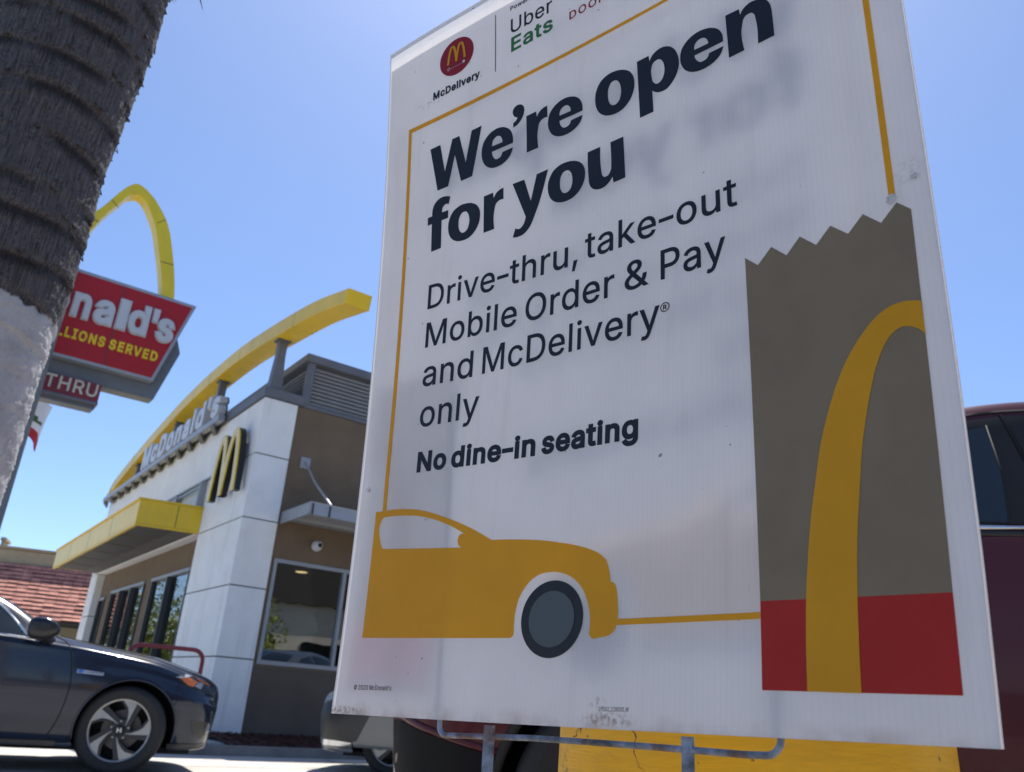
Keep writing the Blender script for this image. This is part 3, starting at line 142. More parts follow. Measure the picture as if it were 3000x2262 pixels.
ROOT = {}
def build(name, mb, m, parent=None, smooth=None, bevel=0.0, label=None):
    me = bpy.data.meshes.new(name)
    me.from_pydata(mb.v, [], mb.f); me.validate()
    for mm in (m if isinstance(m, (list, tuple)) else [m]): me.materials.append(mm)
    if any(mb.mi) and len(me.polygons) == len(mb.mi): me.polygons.foreach_set('material_index', mb.mi)
    bm = bmesh.new(); bm.from_mesh(me); bmesh.ops.recalc_face_normals(bm, faces=bm.faces)
    if bevel:
        bmesh.ops.remove_doubles(bm, verts=bm.verts, dist=1e-5)
        es = [e for e in bm.edges if len(e.link_faces) == 2 and e.calc_face_angle(0) > 0.6]
        try: bmesh.ops.bevel(bm, geom=es, offset=bevel, segments=2, affect='EDGES', clamp_overlap=True)
        except Exception: pass
    bm.to_mesh(me); bm.free()
    if smooth is not None:
        me.shade_smooth(); me.set_sharp_from_angle(angle=R(smooth))
    o = bpy.data.objects.new(name, me); COL.objects.link(o)
    if parent is not None: o.parent = parent
    if label: o['label'] = label
    return o
def thing(name, label, cat, loc=(0, 0, 0), rz=0.0, group=None):
    o = bpy.data.objects.new(name, None); o.empty_display_size = 0.2; COL.objects.link(o)
    o.location = loc; o.rotation_euler = (0, 0, rz); o['label'] = label; o['category'] = cat
    if group: o['group'] = group
    return o
def tag(o, label, cat, group=None):
    o['label'] = label; o['category'] = cat
    if group: o['group'] = group
    return o
def structure(o): o['kind'] = 'structure'; return o
def stuff(o, label, cat): o['kind'] = 'stuff'; o['label'] = label; o['category'] = cat; return o

def catmull(P, n=6, closed=False):
    P = np.array(P, float); N = len(P); out = []
    for i in range(N if closed else N - 1):
        p1, p2 = P[i], P[(i + 1) % N]
        p0 = P[i - 1] if (closed or i > 0) else 2 * p1 - p2
        p3 = P[(i + 2) % N] if (closed or i < N - 2) else 2 * p2 - p1
        for k in range(n):
            t = k / n
            out.append(0.5 * (2 * p1 + (p2 - p0) * t + (2 * p0 - 5 * p1 + 4 * p2 - p3) * t * t + (3 * p1 - p0 - 3 * p2 + p3) * t ** 3))
    if not closed: out.append(P[-1])
    return np.array(out)

from mathutils.geometry import delaunay_2d_cdt
def fill(conts, solid=0.0, eo=True):
    """filled 2D outlines (holes kept); solid: closed body between z = -1 and z = +1"""
    V = []; E = []; F = []
    for c in conts:
        o = len(V); n = len(c); V += [Vector((float(p[0]), float(p[1]))) for p in c]; E += [(o + i, o + (i + 1) % n) for i in range(n)]
    sc_ = 1000.0 if max(abs(v.x) + abs(v.y) for v in V) < 20 else 1.0
    v, e, f, ov, oe, of = delaunay_2d_cdt([q * sc_ for q in V], E, [], 1, 1e-5)
    P = [(q.x / sc_, q.y / sc_) for q in v]
    if sum(len(c) for c in conts) and f:                      # non-zero winding: keeps holes open
        C_ = [np.array(c, float) for c in conts]; keep = []
        ct = np.array([np.mean([P[i] for i in t], axis=0) for t in f])
        wn = np.zeros(len(f), int)
        for c in C_:
            d = np.roll(c, -1, axis=0)
            for (x0, y0), (x1, y1) in zip(c, d):
                side = (x1 - x0) * (ct[:, 1] - y0) - (ct[:, 0] - x0) * (y1 - y0)
                wn += ((y0 <= ct[:, 1]) & (y1 > ct[:, 1]) & (side > 0)).astype(int) - ((y0 > ct[:, 1]) & (y1 <= ct[:, 1]) & (side < 0)).astype(int)
        par = wn != 0 if not eo else wn % 2 != 0
        f = [t for t, k in zip(f, par) if k]
    f = [tuple(t) for t in f]
    if not solid: return [(p[0], p[1], 0.0) for p in P], f
    n = len(P); vs = [(p[0], p[1], 1.0) for p in P] + [(p[0], p[1], -1.0) for p in P]
    cnt = {}
    for t in f:
        for i in range(len(t)): k = (t[i], t[(i + 1) % len(t)]); cnt[k] = cnt.get(k, 0) + 1
    fs = list(f) + [tuple(i + n for i in t[::-1]) for t in f] + [(b, a, a + n, b + n) for (a, b) in cnt if (b, a) not in cnt]
    return vs, fs
def slice_grid(vs, fs, step):
    bm = bmesh.new(); V = [bm.verts.new(v) for v in vs]
    for f in fs:
        try: bm.faces.new([V[i] for i in f])
        except Exception: pass
    bmesh.ops.remove_doubles(bm, verts=bm.verts, dist=1e-6)
    for ax in (0, 1):
        lo = min(v.co[ax] for v in bm.verts); hi = max(v.co[ax] for v in bm.verts)
        k = math.ceil(lo / step)
        while k * step < hi:
            co = Vector((0, 0, 0)); co[ax] = k * step; no = Vector((0, 0, 0)); no[ax] = 1
            bmesh.ops.bisect_plane(bm, geom=bm.verts[:] + bm.edges[:] + bm.faces[:], plane_co=co, plane_no=no); k += 1
    bm.verts.index_update()
    r = [tuple(v.co) for v in bm.verts], [tuple(v.index for v in f.verts) for f in bm.faces]; bm.free(); return r

GL = json.loads(GLYPHS)
GL['l'] = [168, [[53, 0, 114, 0, 114, 509, 53, 509]]]
a_, c_ = GL['-']; hx = c_[0][0::2]; hw = (max(hx) - min(hx)) * 1.15; GL['-'] = [hw + 44, [[v if i % 2 else 22 + (v - min(hx)) * 1.15 for i, v in enumerate(c_[0])]]]   # longer, tighter hyphen
CAP = 0.509
def grow(conts, d):
    """outline made heavier by d (outer contours grow, holes shrink)"""
    if not d: return conts
    area = lambda c: 0.5 * sum(c[i - 1][0] * c[i][1] - c[i][0] * c[i - 1][1] for i in range(len(c)))
    sg = 1 if max(conts, key=lambda c: abs(area(c))) and area(max(conts, key=lambda c: abs(area(c)))) > 0 else -1
    out = []
    for c in conts:
        P = [np.array(p, float) for i, p in enumerate(c) if np.hypot(p[0] - c[i - 1][0], p[1] - c[i - 1][1]) > 1e-5]; r_ = []
        for i in range(len(P)):
            a = P[i] - P[i - 1]; b = P[(i + 1) % len(P)] - P[i]; a /= np.linalg.norm(a); b /= np.linalg.norm(b)
            n1 = np.array([a[1], -a[0]]) * sg; n2 = np.array([b[1], -b[0]]) * sg; m = n1 + n2; L = np.linalg.norm(m)
            m = n1 if L < 1e-6 else m / L; k = 1 / max(0.55, float(m @ n1)); r_.append(tuple(P[i] + m * d * k))
        out.append(r_)
    return out
def text_conts(s, track=0.0, bold=0.0):
    x = 0.0; out = []
    for ch in s:
        if ch == ' ': x += 0.18 + track; continue
        adv, cs = GL[ch]
        out.append([[(p[0] + x + bold, p[1]) for p in c] for c in grow([[(c[i] / 1000.0, c[i + 1] / 1000.0) for i in range(0, len(c), 2)] for c in cs], bold)])
        x += adv / 1000.0 + 2 * bold * 0.8 + track
    return out
def text_mesh(s, x0, x1, y0, h, bold=0.0, track=0.0, y1=None, extrude=0.0):
    """text between x0 and x1 on the baseline y0..y1, capital height h"""
    vs = []; fs = []
    for g_ in text_conts(s, track, bold):
        v, f = fill(g_, 1.0 if extrude else 0.0, False); o = len(vs); vs += v; fs += [tuple(i + o for i in t) for t in f]
    a = min(v[0] for v in vs); b = max(v[0] for v in vs); y1 = y0 if y1 is None else y1
    k = h / (CAP + 2 * bold)
    return [(x0 + (v[0] - a) / (b - a) * (x1 - x0), y0 + (y1 - y0) * (v[0] - a) / (b - a) + (v[1] + bold) * k, v[2] * extrude) for v in vs], fs
# ---------------------------------------------------------------- ground
m_ground = mat('asphalt', (0.10, 0.10, 0.10), 0.9, var=0.25, scale=3, bump=0.3, bscale=120)
mb = MB(); mb.add([(-400, -300, -0.02), (400, -300, -0.02), (400, 700, -0.02), (-400, 700, -0.02)], [(0, 1, 2, 3)])
structure(build('ground', mb, m_ground))
m_conc = mat('pale_concrete', (0.46, 0.445, 0.41), 0.85, var=0.16, scale=1.3, bump=0.15, bscale=90)
add_streaks(m_conc, (0.12, 0.115, 0.11), 2.2, 2.2, 0.55, 0.8, 0.4)
m_joint = mat('joint_tar', (0.07, 0.068, 0.065), 0.9)
mb = MB(); mb.add([(-22, -1.76, 0.002), (16, -1.76, 0.002), (16, 40, 0.002), (-22, 40, 0.002)], [(0, 1, 2, 3)])
structure(build('parking_lot', mb, m_conc))
bw, aw = np.array([0.8181, 0.5750]), np.array([-0.5750, 0.8181])
K = np.array([-3.4481, 10.7945])
def W(t, s, z): p = K + bw * t + aw * s; return (p[0], p[1], z)
mb = MB()
for s_ in (-8.6, -5.6, -2.75):
    q = [W(-9, s_, .006), W(11, s_, .006), W(11, s_ + .018, .006), W(-9, s_ + .018, .006)]; mb.add(q, [(0, 1, 2, 3)])
for t_ in (-6.4, -3.1, 0.9, 3.9, 6.9):
    q = [W(t_, -9, .009), W(t_ + .018, -9, .009), W(t_ + .018, -1.6, .009), W(t_, -1.6, .009)]; mb.add(q, [(0, 1, 2, 3)])
structure(build('pavement_joints', mb, m_joint))

m_soil = mat('dry_soil', (0.33, 0.275, 0.205), 0.95, var=0.4, scale=7, bump=0.8, bscale=50)
mb = MB(); rg = np.random.RandomState(8); xs_ = np.linspace(-5.2, 6.2, 96); ys_ = np.linspace(-1.6, 2.25, 40)
mb.grid([[(x, y + .12 * x * 0, .035 + .012 * rg.randn() * (0 < i < 39)) for x in xs_] for i, y in enumerate(ys_)])
structure(build('planting_strip', mb, m_soil, smooth=60))
mb = MB(); mb.box(-5.35, 6.35, 2.25, 2.40, -.01, .12); mb.box(-5.35, 6.35, -1.75, -1.6, -.01, .12); mb.box(-5.35, -5.2, -1.6, 2.25, -.01, .12); mb.box(6.2, 6.35, -1.6, 2.25, -.01, .12)
structure(build('strip_kerb', mb, mat('kerb_concrete', (0.27, 0.265, 0.25), 0.9, var=0.2, scale=3, bump=0.3, bscale=60), bevel=.012))
mb = MB(); mb.add([(-60, -14, .0), (60, -14, .0), (60, -1.76, .0), (-60, -1.76, .0)], [(0, 1, 2, 3)]); structure(build('street', mb, m_ground))
# ---------------------------------------------------------------- restaurant (local axes: x along the window wall, y along the entrance wall)
RZ = math.atan2(0.5750, 0.8181)
KL = (K[0], K[1], 0)
rest = thing('restaurant', 'white and brown fast food restaurant with yellow roof arch and yellow canopy', 'restaurant', KL, RZ)
m_white = mat('white_panel', (0.84, 0.835, 0.81), 0.55, var=0.05, scale=2.5, bump=0.06, bscale=160); add_streaks(m_white, (0.42, 0.40, 0.36), 7, 0.5, 0.56, 0.85, 0.45)
m_brown = mat('brown_stucco', (0.175, 0.122, 0.076), 0.85, var=0.10, scale=2.2, bump=0.25, bscale=220)
m_brown2 = mat('darker_lower_wall', (0.125, 0.098, 0.073), 0.85, var=0.10, scale=2.2, bump=0.25, bscale=220)
m_gap = mat('dark_joint', (0.06, 0.062, 0.065), 0.8)
m_grey = mat('grey_metal', (0.135, 0.14, 0.155), 0.5, var=0.08, scale=4)
m_lou = mat('louvre_metal', (0.30, 0.31, 0.33), 0.5, var=0.06, scale=4)
m_lgrey = mat('aluminium', (0.36, 0.365, 0.38), 0.42, metal=0.35, var=0.06, scale=5)
m_yel = mat('yellow_panel', (0.80, 0.53, 0.012), 0.42, var=0.05, scale=3, coat=0.15)
add_streaks(m_yel, (0.45, 0.36, 0.08), 5, 1.2, 0.54, 0.85, 0.5)
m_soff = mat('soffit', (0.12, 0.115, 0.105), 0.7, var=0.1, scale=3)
m_roof = mat('roof_membrane', (0.62, 0.61, 0.58), 0.8, var=0.08, scale=1)
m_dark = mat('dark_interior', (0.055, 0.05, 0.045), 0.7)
m_frame = mat('dark_window_frame', (0.05, 0.052, 0.056), 0.4)
m_ceil = mat('interior_ceiling', (0.42, 0.38, 0.33), 0.8)
m_glass = glass_mat('window_glass', (0.42, 0.44, 0.44), 2.5)
m_glass2 = glass_mat('entrance_glass', (0.16, 0.17, 0.17), 3.2)

# white cladding: panels in courses around the corner column, fascia over the entrance, far column
mb = MB(); z_c = [0.1, 1.035, 1.92, 2.81, 3.70, 4.52]; g = 0.008
for i in range(5):
    z0, z1 = z_c[i] + (g if i else 0), z_c[i + 1] - g
    mb.prism([(0, 0), (0.49, 0), (0.49, 0.30), (0.30, 0.30), (0.30, 1.95), (0, 1.95)], lambda x, y, d: (x, y, d), z0, z1)
    if i < 3: mb.box(0, 0.6, 9.2, 9.9, z0, z1)
mb.box(0, 0.30, 1.95 + g, 9.9, 2.81 + g, 3.70 - g); mb.box(0, 0.30, 1.95 + g, 9.9, 3.70 + g, 4.52 - g)
build('white_cladding', mb, m_white, rest, bevel=0.004)
mb = MB(); mb.box(0.012, 0.47, 0.012, 0.28, 0.1, 4.515); mb.box(0.012, 0.28, 0.29, 1.94, 0.1, 4.515); mb.box(0.012, 0.28, 1.96, 9.88, 2.83, 4.515); mb.box(0.012, 0.58, 9.215, 9.885, 0.1, 2.80)
build('cladding_core', mb, m_gap, rest)
# brown walls with openings
mb = MB()
def wall_y(mb, x0, x1, y0, y1, z0, z1, holes):
    """wall facing -x between y0..y1 with (ya, yb, za, zb) holes sorted by ya"""
    y = y0
    for ya, yb, za, zb in holes:
        mb.box(x0, x1, y, ya, z0, z1); mb.box(x0, x1, ya, yb, z0, za); mb.box(x0, x1, ya, yb, zb, z1); y = yb
    mb.box(x0, x1, y, y1, z0, z1)
def wall_x(mb, y0, y1, x0, x1, z0, z1, holes):
    x = x0
    for xa, xb, za, zb in holes:
        mb.box(x, xa, y0, y1, z0, z1); mb.box(xa, xb, y0, y1, z0, za); mb.box(xa, xb, y0, y1, zb, z1); x = xb
    mb.box(x, x1, y0, y1, z0, z1)
E_HOLES = [(2.45, 4.75, 0.35, 2.38), (5.25, 8.0, 0.35, 2.38), (8.55, 9.12, 0.1, 2.30)]
wall_y(mb, 0.15, 0.34, 1.95, 9.2, 0.1, 2.802, E_HOLES)
build('entrance_wall', mb, m_brown, rest)
mb = MB(); S_HOLES = [(0.545, 3.40, 0.99, 2.345), (4.2, 6.6, 0.99, 2.345)]
wall_x(mb, 0.045, 0.25, 0.49, 11.0, 0.1, 4.52, S_HOLES)
mb.box(10.8, 11.0, 0.25, 9.9, 0.1, 4.52); mb.box(0.34, 10.8, 9.75, 9.9, 0.1, 4.52)
build('side_wall', mb, m_brown, rest)
mb = MB(); mb.box(0.49, 11.0, 0.037, 0.045, 0.1, 0.96)   # thin slab that makes the wall darker towards the bottom
build('wall_base', mb, m_brown2, rest)
mb = MB(); mb.box(0.3, 10.8, 0.25, 9.75, 4.40, 4.5); build('roof', mb, m_roof, rest)
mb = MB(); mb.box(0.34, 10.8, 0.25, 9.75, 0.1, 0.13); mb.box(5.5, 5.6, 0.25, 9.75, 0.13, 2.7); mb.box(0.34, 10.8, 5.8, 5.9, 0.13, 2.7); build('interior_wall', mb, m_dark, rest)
mb = MB(); mb.box(0.34, 10.8, 0.25, 9.75, 2.70, 2.76); build('ceiling', mb, m_ceil, rest)
m_lamp = bpy.data.materials.new('warm_downlight'); m_lamp.use_nodes = True; n_, l_, b_ = nodes_of(m_lamp)
b_.inputs['Emission Color'].default_value = (1, 0.72, 0.34, 1); b_.inputs['Emission Strength'].default_value = 4.0
for (x, y) in ((0.95, 0.9), (1.75, 1.9), (0.9, 2.5), (2.3, 3.4), (1.55, 3.9), (3.2, 1.6), (3.4, 4.4)):
    mb = MB(); mb.lathe([(0.0, 2.69), (0.09, 2.69), (0.11, 2.70)], lambda a, b, d: (x + a, y + b, d), 20); build('ceiling_lamp', mb, m_lamp, rest)
# dining furniture seen through the glass
m_seat = mat('booth_seat', (0.16, 0.10, 0.06), 0.5); m_tab = mat('table_wood', (0.30, 0.20, 0.11), 0.4)
for (x, y) in ((1.1, 1.3), (3.0, 1.3)):
    mb = MB(); mb.box(x - .6, x + .6, y - .35, y + .35, .85, .89); mb.box(x - .05, x + .05, y - .05, y + .05, .13, .85); build('dining_table', mb, m_tab, rest)
# windows
def window_x(xa, xb, za, zb, mulls, parent, fm, gm, y0=0.03, y1=0.12, fw=0.05):
    mb = MB(); mb.box(xa, xb, y0, y1, za, za + fw); mb.box(xa, xb, y0, y1, zb - fw, zb); mb.box(xa, xa + fw, y0, y1, za + fw, zb - fw); mb.box(xb - fw, xb, y0, y1, za + fw, zb - fw)
    for q in mulls: mb.box(q - fw / 2, q + fw / 2, y0, y1, za + fw, zb - fw)
    win = build('window', mb, fm, parent, bevel=0.004)
    xs = [xa + fw] + [q for q in mulls] + [xb - fw]
    for i in range(len(xs) - 1):
        mb = MB(); mb.box(xs[i] + .01, xs[i + 1] - .01, y0 + .045, y0 + .055, za + fw - .01, zb - fw + .01); build('pane', mb, gm, win)
window_x(0.545, 3.40, 0.99, 2.345, [1.60, 2.50], rest, m_lgrey, m_glass)
window_x(4.2, 6.6, 0.99, 2.345, [5.4], rest, m_lgrey, m_glass)
def window_y(ya, yb, za, zb, mulls, x0=0.12, x1=0.24, fw=0.06):
    mb = MB(); mb.box(x0, x1, ya, yb, za, za + fw); mb.box(x0 - .006, x1, ya, yb, zb - fw, zb, 1); mb.box(x0, x1, ya, ya + fw, za + fw, zb - fw); mb.box(x0, x1, yb - fw, yb, za + fw, zb - fw)
    for q in mulls: mb.box(x0 - .03, x1, q - fw / 2, q + fw / 2, za + fw, zb - fw)
    win = build('window', mb, [m_frame, m_lgrey], rest, bevel=0.004)
    ys = [ya + fw] + list(mulls) + [yb - fw]
    for i in range(len(ys) - 1):
        mb = MB(); mb.box(x0 + .05, x0 + .06, ys[i] + .01, ys[i + 1] - .01, za + fw - .01, zb - fw + .01); build('pane', mb, m_glass2, win)
window_y(2.45, 4.75, 0.35, 2.38, [3.60]); window_y(5.25, 8.0, 0.35, 2.38, [6.15, 7.05]); window_y(8.55, 9.12, 0.1, 2.30, [])
# parapet band, louvred roof screen
mb = MB(); mb.box(-0.03, 0.33, -0.03, 9.93, 4.522, 4.66); mb.box(0.33, 0.56, -0.03, 0.25, 4.522, 4.66); mb.box(0.56, 11.03, 0.02, 0.27, 4.522, 4.575)
build('parapet_band', mb, m_grey, rest, bevel=0.006)
lou = MB(); lou.box(0.56, 0.66, 0.02, 0.12, 4.577, 5.22); lou.box(0.66, 11.0, 0.075, 0.12, 4.577, 4.61)
scr = build('roof_screen', lou, m_grey, rest)
mb = MB(); mb.box(0.50, 11.04, -0.02, 9.6, 5.222, 5.345); build('roof_screen_cap', mb, m_grey, rest, bevel=0.006)
mb = MB()
for k in range(10):
    z = 4.62 + k * 0.06
    mb.add([(0.66, 0.06, z), (11, 0.06, z), (11, 0.115, z + .045), (0.66, 0.115, z + .045), (0.66, 0.07, z - .012), (11, 0.07, z - .012), (11, 0.125, z + .033), (0.66, 0.125, z + .033)], [(0, 1, 2, 3), (4, 7, 6, 5), (0, 4, 5, 1), (3, 2, 6, 7)])
    mb.add([(0.60, 0.12, z), (0.60, 9.5, z), (0.65, 9.5, z + .045), (0.65, 0.12, z + .045), (0.61, 0.12, z - .012), (0.61, 9.5, z - .012), (0.66, 9.5, z + .033), (0.66, 0.12, z + .033)], [(0, 1, 2, 3), (4, 7, 6, 5), (0, 4, 5, 1), (3, 2, 6, 7)])
mb.box(0.67, 11, 0.128, 0.14, 4.577, 5.22); mb.box(0.68, 0.69, 0.14, 9.5, 4.577, 5.22)
build('louvres', mb, m_lou, rest)
# entrance canopy
mb = MB(); mb.prism([(0.0, 1.95), (-0.88, 2.10), (-0.88, 9.40), (0.0, 9.40)], lambda x, y, d: (x - 0.002, y, d), 2.845, 3.19)
mb.prism([(0.0, 1.93), (-0.905, 2.08), (-0.905, 9.42), (0.0, 9.42)], lambda x, y, d: (x - 0.002, y, d), 3.192, 3.222)
mb.prism([(-0.83, 2.15), (-0.88, 2.10), (-0.88, 9.40), (-0.83, 9.35)], lambda x, y, d: (x - 0.002, y, d), 2.81, 2.842)
mb.prism([(0.0, 1.95), (-0.88, 2.10), (-0.83, 2.15), (0.0, 2.01)], lambda x, y, d: (x - 0.002, y, d), 2.81, 2.842)
can = build('entrance_canopy', mb, m_yel, rest, bevel=0.003)
for k in range(6):
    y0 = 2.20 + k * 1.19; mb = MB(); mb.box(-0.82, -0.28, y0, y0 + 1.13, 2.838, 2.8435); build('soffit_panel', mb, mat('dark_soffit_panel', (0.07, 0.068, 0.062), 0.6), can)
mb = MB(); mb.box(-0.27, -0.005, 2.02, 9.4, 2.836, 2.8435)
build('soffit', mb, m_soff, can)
for y in (3.9, 5.75, 7.6): mb = MB(); mb.box(-0.884, -0.8805, y, y + .008, 2.85, 3.185); build('panel_seam', mb, m_gap, can)
mb = MB(); mb.add([(-.34, 2.0035, 2.85), (-.348, 2.005, 2.85), (-.348, 2.005, 3.185), (-.34, 2.0035, 3.185)], [(0, 1, 2, 3)]); build('panel_seam', mb, m_gap, can)
mb = MB()
for y in (2.05, 3.40): mb.box(-0.10, 0.0, y - .035, y + .035, 3.225, 3.63)
mb.box(-0.08, -0.045, 2.05, 5.6, 3.54, 3.575); mb.box(-0.05, 0.0, 1.62, 6.0, 3.645, 3.672)
build('canopy_bracket', mb, m_lgrey, rest, bevel=0.004)
# window awning with tie rod
mb = MB(); mb.box(0.52, 7.2, -0.99, 0.04, 2.945, 2.965); mb.box(0.52, 7.2, -0.99, -0.96, 2.80, 2.945); mb.box(0.52, 0.545, -0.96, 0.04, 2.80, 2.945); mb.box(7.175, 7.2, -0.96, 0.04, 2.80, 2.945)
aw_ = build('window_awning', mb, m_lgrey, rest, bevel=0.004)
for x in (0.545, 0.78, 1.55, 2.3, 3.1): mb = MB(); mb.box(x, x + .025, -0.996, -0.9915, 2.80, 2.945); build('panel_seam', mb, m_gap, aw_)
mb = MB(); mb.box(0.55, 7.17, -0.95, 0.035, 2.86, 2.875); mb.box(0.55, 7.17, -0.4, -0.3, 2.81, 2.858); build('awning_underside', mb, m_lgrey, aw_)
mb = MB(); mb.box(0.68, 0.82, 0.03, 0.045, 3.64, 3.80); mb.tube([(0.75, 0.03, 3.73), (0.78, -0.35, 3.38), (0.82, -0.93, 2.97)], [0.014, 0.016, 0.02], 10); build('tie_rod', mb, m_lgrey, rest, smooth=40)
mb = MB(); mb.box(2.68, 2.82, 0.03, 0.045, 3.64, 3.80); mb.tube([(2.75, 0.03, 3.73), (2.78, -0.35, 3.38), (2.82, -0.93, 2.97)], [0.014, 0.016, 0.02], 10); build('tie_rod', mb, m_lgrey, rest, smooth=40)
# the roof arch
top = catmull([(10.42, 4.70), (10.339, 5.017), (9.323, 5.235), (7.551, 5.50), (6.035, 5.68), (4.757, 5.80), (3.307, 5.862), (1.942, 5.853), (0.856, 5.783), (-0.343, 5.657), (-1.387, 5.511), (-2.398, 5.292)], 8)
mb = MB(); rows = []
for i, (s_, z_) in enumerate(top):
    a = top[max(i - 1, 0)]; b = top[min(i + 1, len(top) - 1)]; d = (b - a) / np.linalg.norm(b - a); nrm = np.array([d[1], -d[0]])
    if nrm[1] > 0: nrm = -nrm
    h = 0.24 if s_ > 0 else 0.24 - 0.05 * (-s_ / 2.4)
    lo = np.array([s_, z_]) + nrm * h
    rows.append([(0.0, s_, z_), (0.32, s_, z_), (0.32, lo[0], lo[1]), (0.0, lo[0], lo[1])])
mb.grid(rows, True); mb.add(rows[-1], [(0, 1, 2, 3)]); mb.add(rows[0], [(3, 2, 1, 0)])
arch = build('roof_arch', mb, m_yel, rest, bevel=0.004)
for k in (20, 34, 48, 62, 74):
    r_ = rows[k]; q = rows[k + 1]; f_ = .06; lerp = lambda a, b: tuple(a[i] + (b[i] - a[i]) * f_ for i in range(3))
    o_ = [(p[0] + (-.002 if p[0] < .1 else .002), p[1], p[2]) for p in r_]; o2 = [(lambda t, p: (p[0], t[1], t[2]))(lerp(a, b), c) for a, b, c in zip(r_, q, o_)]
    mb = MB(); mb.grid([o_, o2], True); build('panel_seam', mb, mat('yellow_seam', (0.20, 0.13, 0.01), .7), arch)
def post(s_, x_, zt, w0=.085, w1=.06):
    mb = MB(); f = lambda w_, z: [(x_ - w_, s_ - w_, z), (x_ + w_, s_ - w_, z), (x_ + w_, s_ + w_, z), (x_ - w_, s_ + w_, z)]
    mb.grid([f(w0, 4.66), f(w0 * .95, 4.8), f(w1, 5.2), f(w1, zt)], True)
    mb.box(x_ - .10, x_ + .10, s_ - .10, s_ + .10, zt, zt + .02); build('arch_post', mb, m_grey, rest)
post(0.13, 0.14, 5.445); post(2.98, 0.16, 5.615); post(5.6, 0.16, 5.49); post(8.3, 0.16, 5.12)

# ---------------------------------------------------------------- rooftop letters, wall arches, camera, handrail, planting bed
let = thing('rooftop_letter_sign', 'white channel letters on a grey rail along the entrance roof edge', 'letter sign', KL, RZ)
m_letw = mat('white_acrylic', (0.55, 0.555, 0.57), 0.3, var=0.03, scale=5); m_black = mat('black_return', (0.012, 0.012, 0.014), 0.4)
WORD = "McDonald's"
L0, L1 = 6.55, 1.62
LB = 0.050; xs = []; x = 0
for ch in WORD: xs.append(x); x += GL[ch][0] / 1000 + 2 * LB * 0.8 + 0.012
for ch, x_ in zip(WORD, xs):
    c0 = grow([[(q[i] / 1000 + LB, q[i + 1] / 1000) for i in range(0, len(q), 2)] for q in GL[ch][1]], LB)
    to = lambda cc: [[((x_ + p[0]) / x * (L0 - L1), (p[1] + LB) / (CAP + 2 * LB) * 0.47) for p in q] for q in cc]
    mb = MB()
    for g_, d0, d1, mi in ((0.0, -0.15, -0.052, 0), (0.004, -0.0515, -0.03, 1)):
        v, f = fill(to(grow(c0, g_)), 1.0, False); mb.add([(d0 if p[2] > 0 else d1, L0 - p[0], 4.60 + p[1]) for p in v], f, mi)
    v, f = fill(to(grow(c0, -0.014)), 1.0, False); mb.add([(-0.175 if p[2] > 0 else -0.1502, L0 - p[0], 4.60 + p[1]) for p in v], f, 0)
    build('channel_letter', mb, [m_letw, m_black], let)
mb = MB(); mb.box(-0.17, -0.07, 1.55, 9.9, 4.50, 4.595); build('rail', mb, m_lgrey, let, bevel=0.006)
for k in range(13):
    y = 1.8 + k * 0.66; mb = MB(); mb.add([(-0.15, y, 4.50), (-0.15, y + .16, 4.50), (-0.032, y + .36, 4.53), (-0.032, y + .2, 4.53), (-0.15, y, 4.46), (-0.15, y + .16, 4.46), (-0.032, y + .36, 4.40), (-0.032, y + .2, 4.40)], [(0, 1, 2, 3), (7, 6, 5, 4), (0, 4, 5, 1), (1, 5, 6, 2), (2, 6, 7, 3), (3, 7, 4, 0)]); build('rail_bracket', mb, m_grey, let)

logo = thing('wall_arch_sign', 'yellow double arch sign with black sides on the white corner column', 'sign', KL, RZ)
mbf = MB(); mbb = MB()
for (sa, sb, ap) in ((1.25, 0.74, 1.03), (0.74, 0.20, 0.50)):
    line = []
    for k in range(41):
        t = -1 + 2 * k / 40
        s_ = ap - t * (ap - sb) if t > 0 else ap - t * (sa - ap)
        line.append((s_, 3.17 + 0.90 * (1 - abs(t) ** 2.6)))
    line = np.array(line); o1 = []; o2 = []
    for k in range(41):
        a = line[max(k - 1, 0)]; b = line[min(k + 1, 40)]; d = (b - a) / np.linalg.norm(b - a); nn = np.array([-d[1], d[0]])
        wd = 0.062 if True else 0
        if k in (0, 40): nn = np.array([-1.0, 0]) * (1 if nn[0] < 0 else -1)
        o1.append(line[k] + nn * wd); o2.append(line[k] - nn * wd)
    for mbx, d0, d1 in ((mbf, -0.165, -0.145), (mbb, -0.1445, -0.06)):
        rows = [[(d0, *p), (d0, *q), (d1, *q), (d1, *p)] for p, q in zip(o1, o2)]
        dx = 0.0015 if ap < 0.8 else 0.0
        rows = [[(r[0] + dx, r[1], r[2]) for r in row] for row in rows]
        mbx.grid(rows, True); mbx.add(rows[0], [(0, 1, 2, 3)]); mbx.add(rows[-1], [(3, 2, 1, 0)])
build('arch_face', mbf, mat('yellow_acrylic', (0.78, 0.53, 0.012), 0.3, var=0.04, coat=0.3), logo, bevel=0.006); build('arch_return', mbb, m_black, logo)
for y in (0.35, 1.05): mb = MB(); mb.box(-0.059, -0.001, y, y + .05, 3.3, 3.9); build('mount', mb, m_grey, logo)

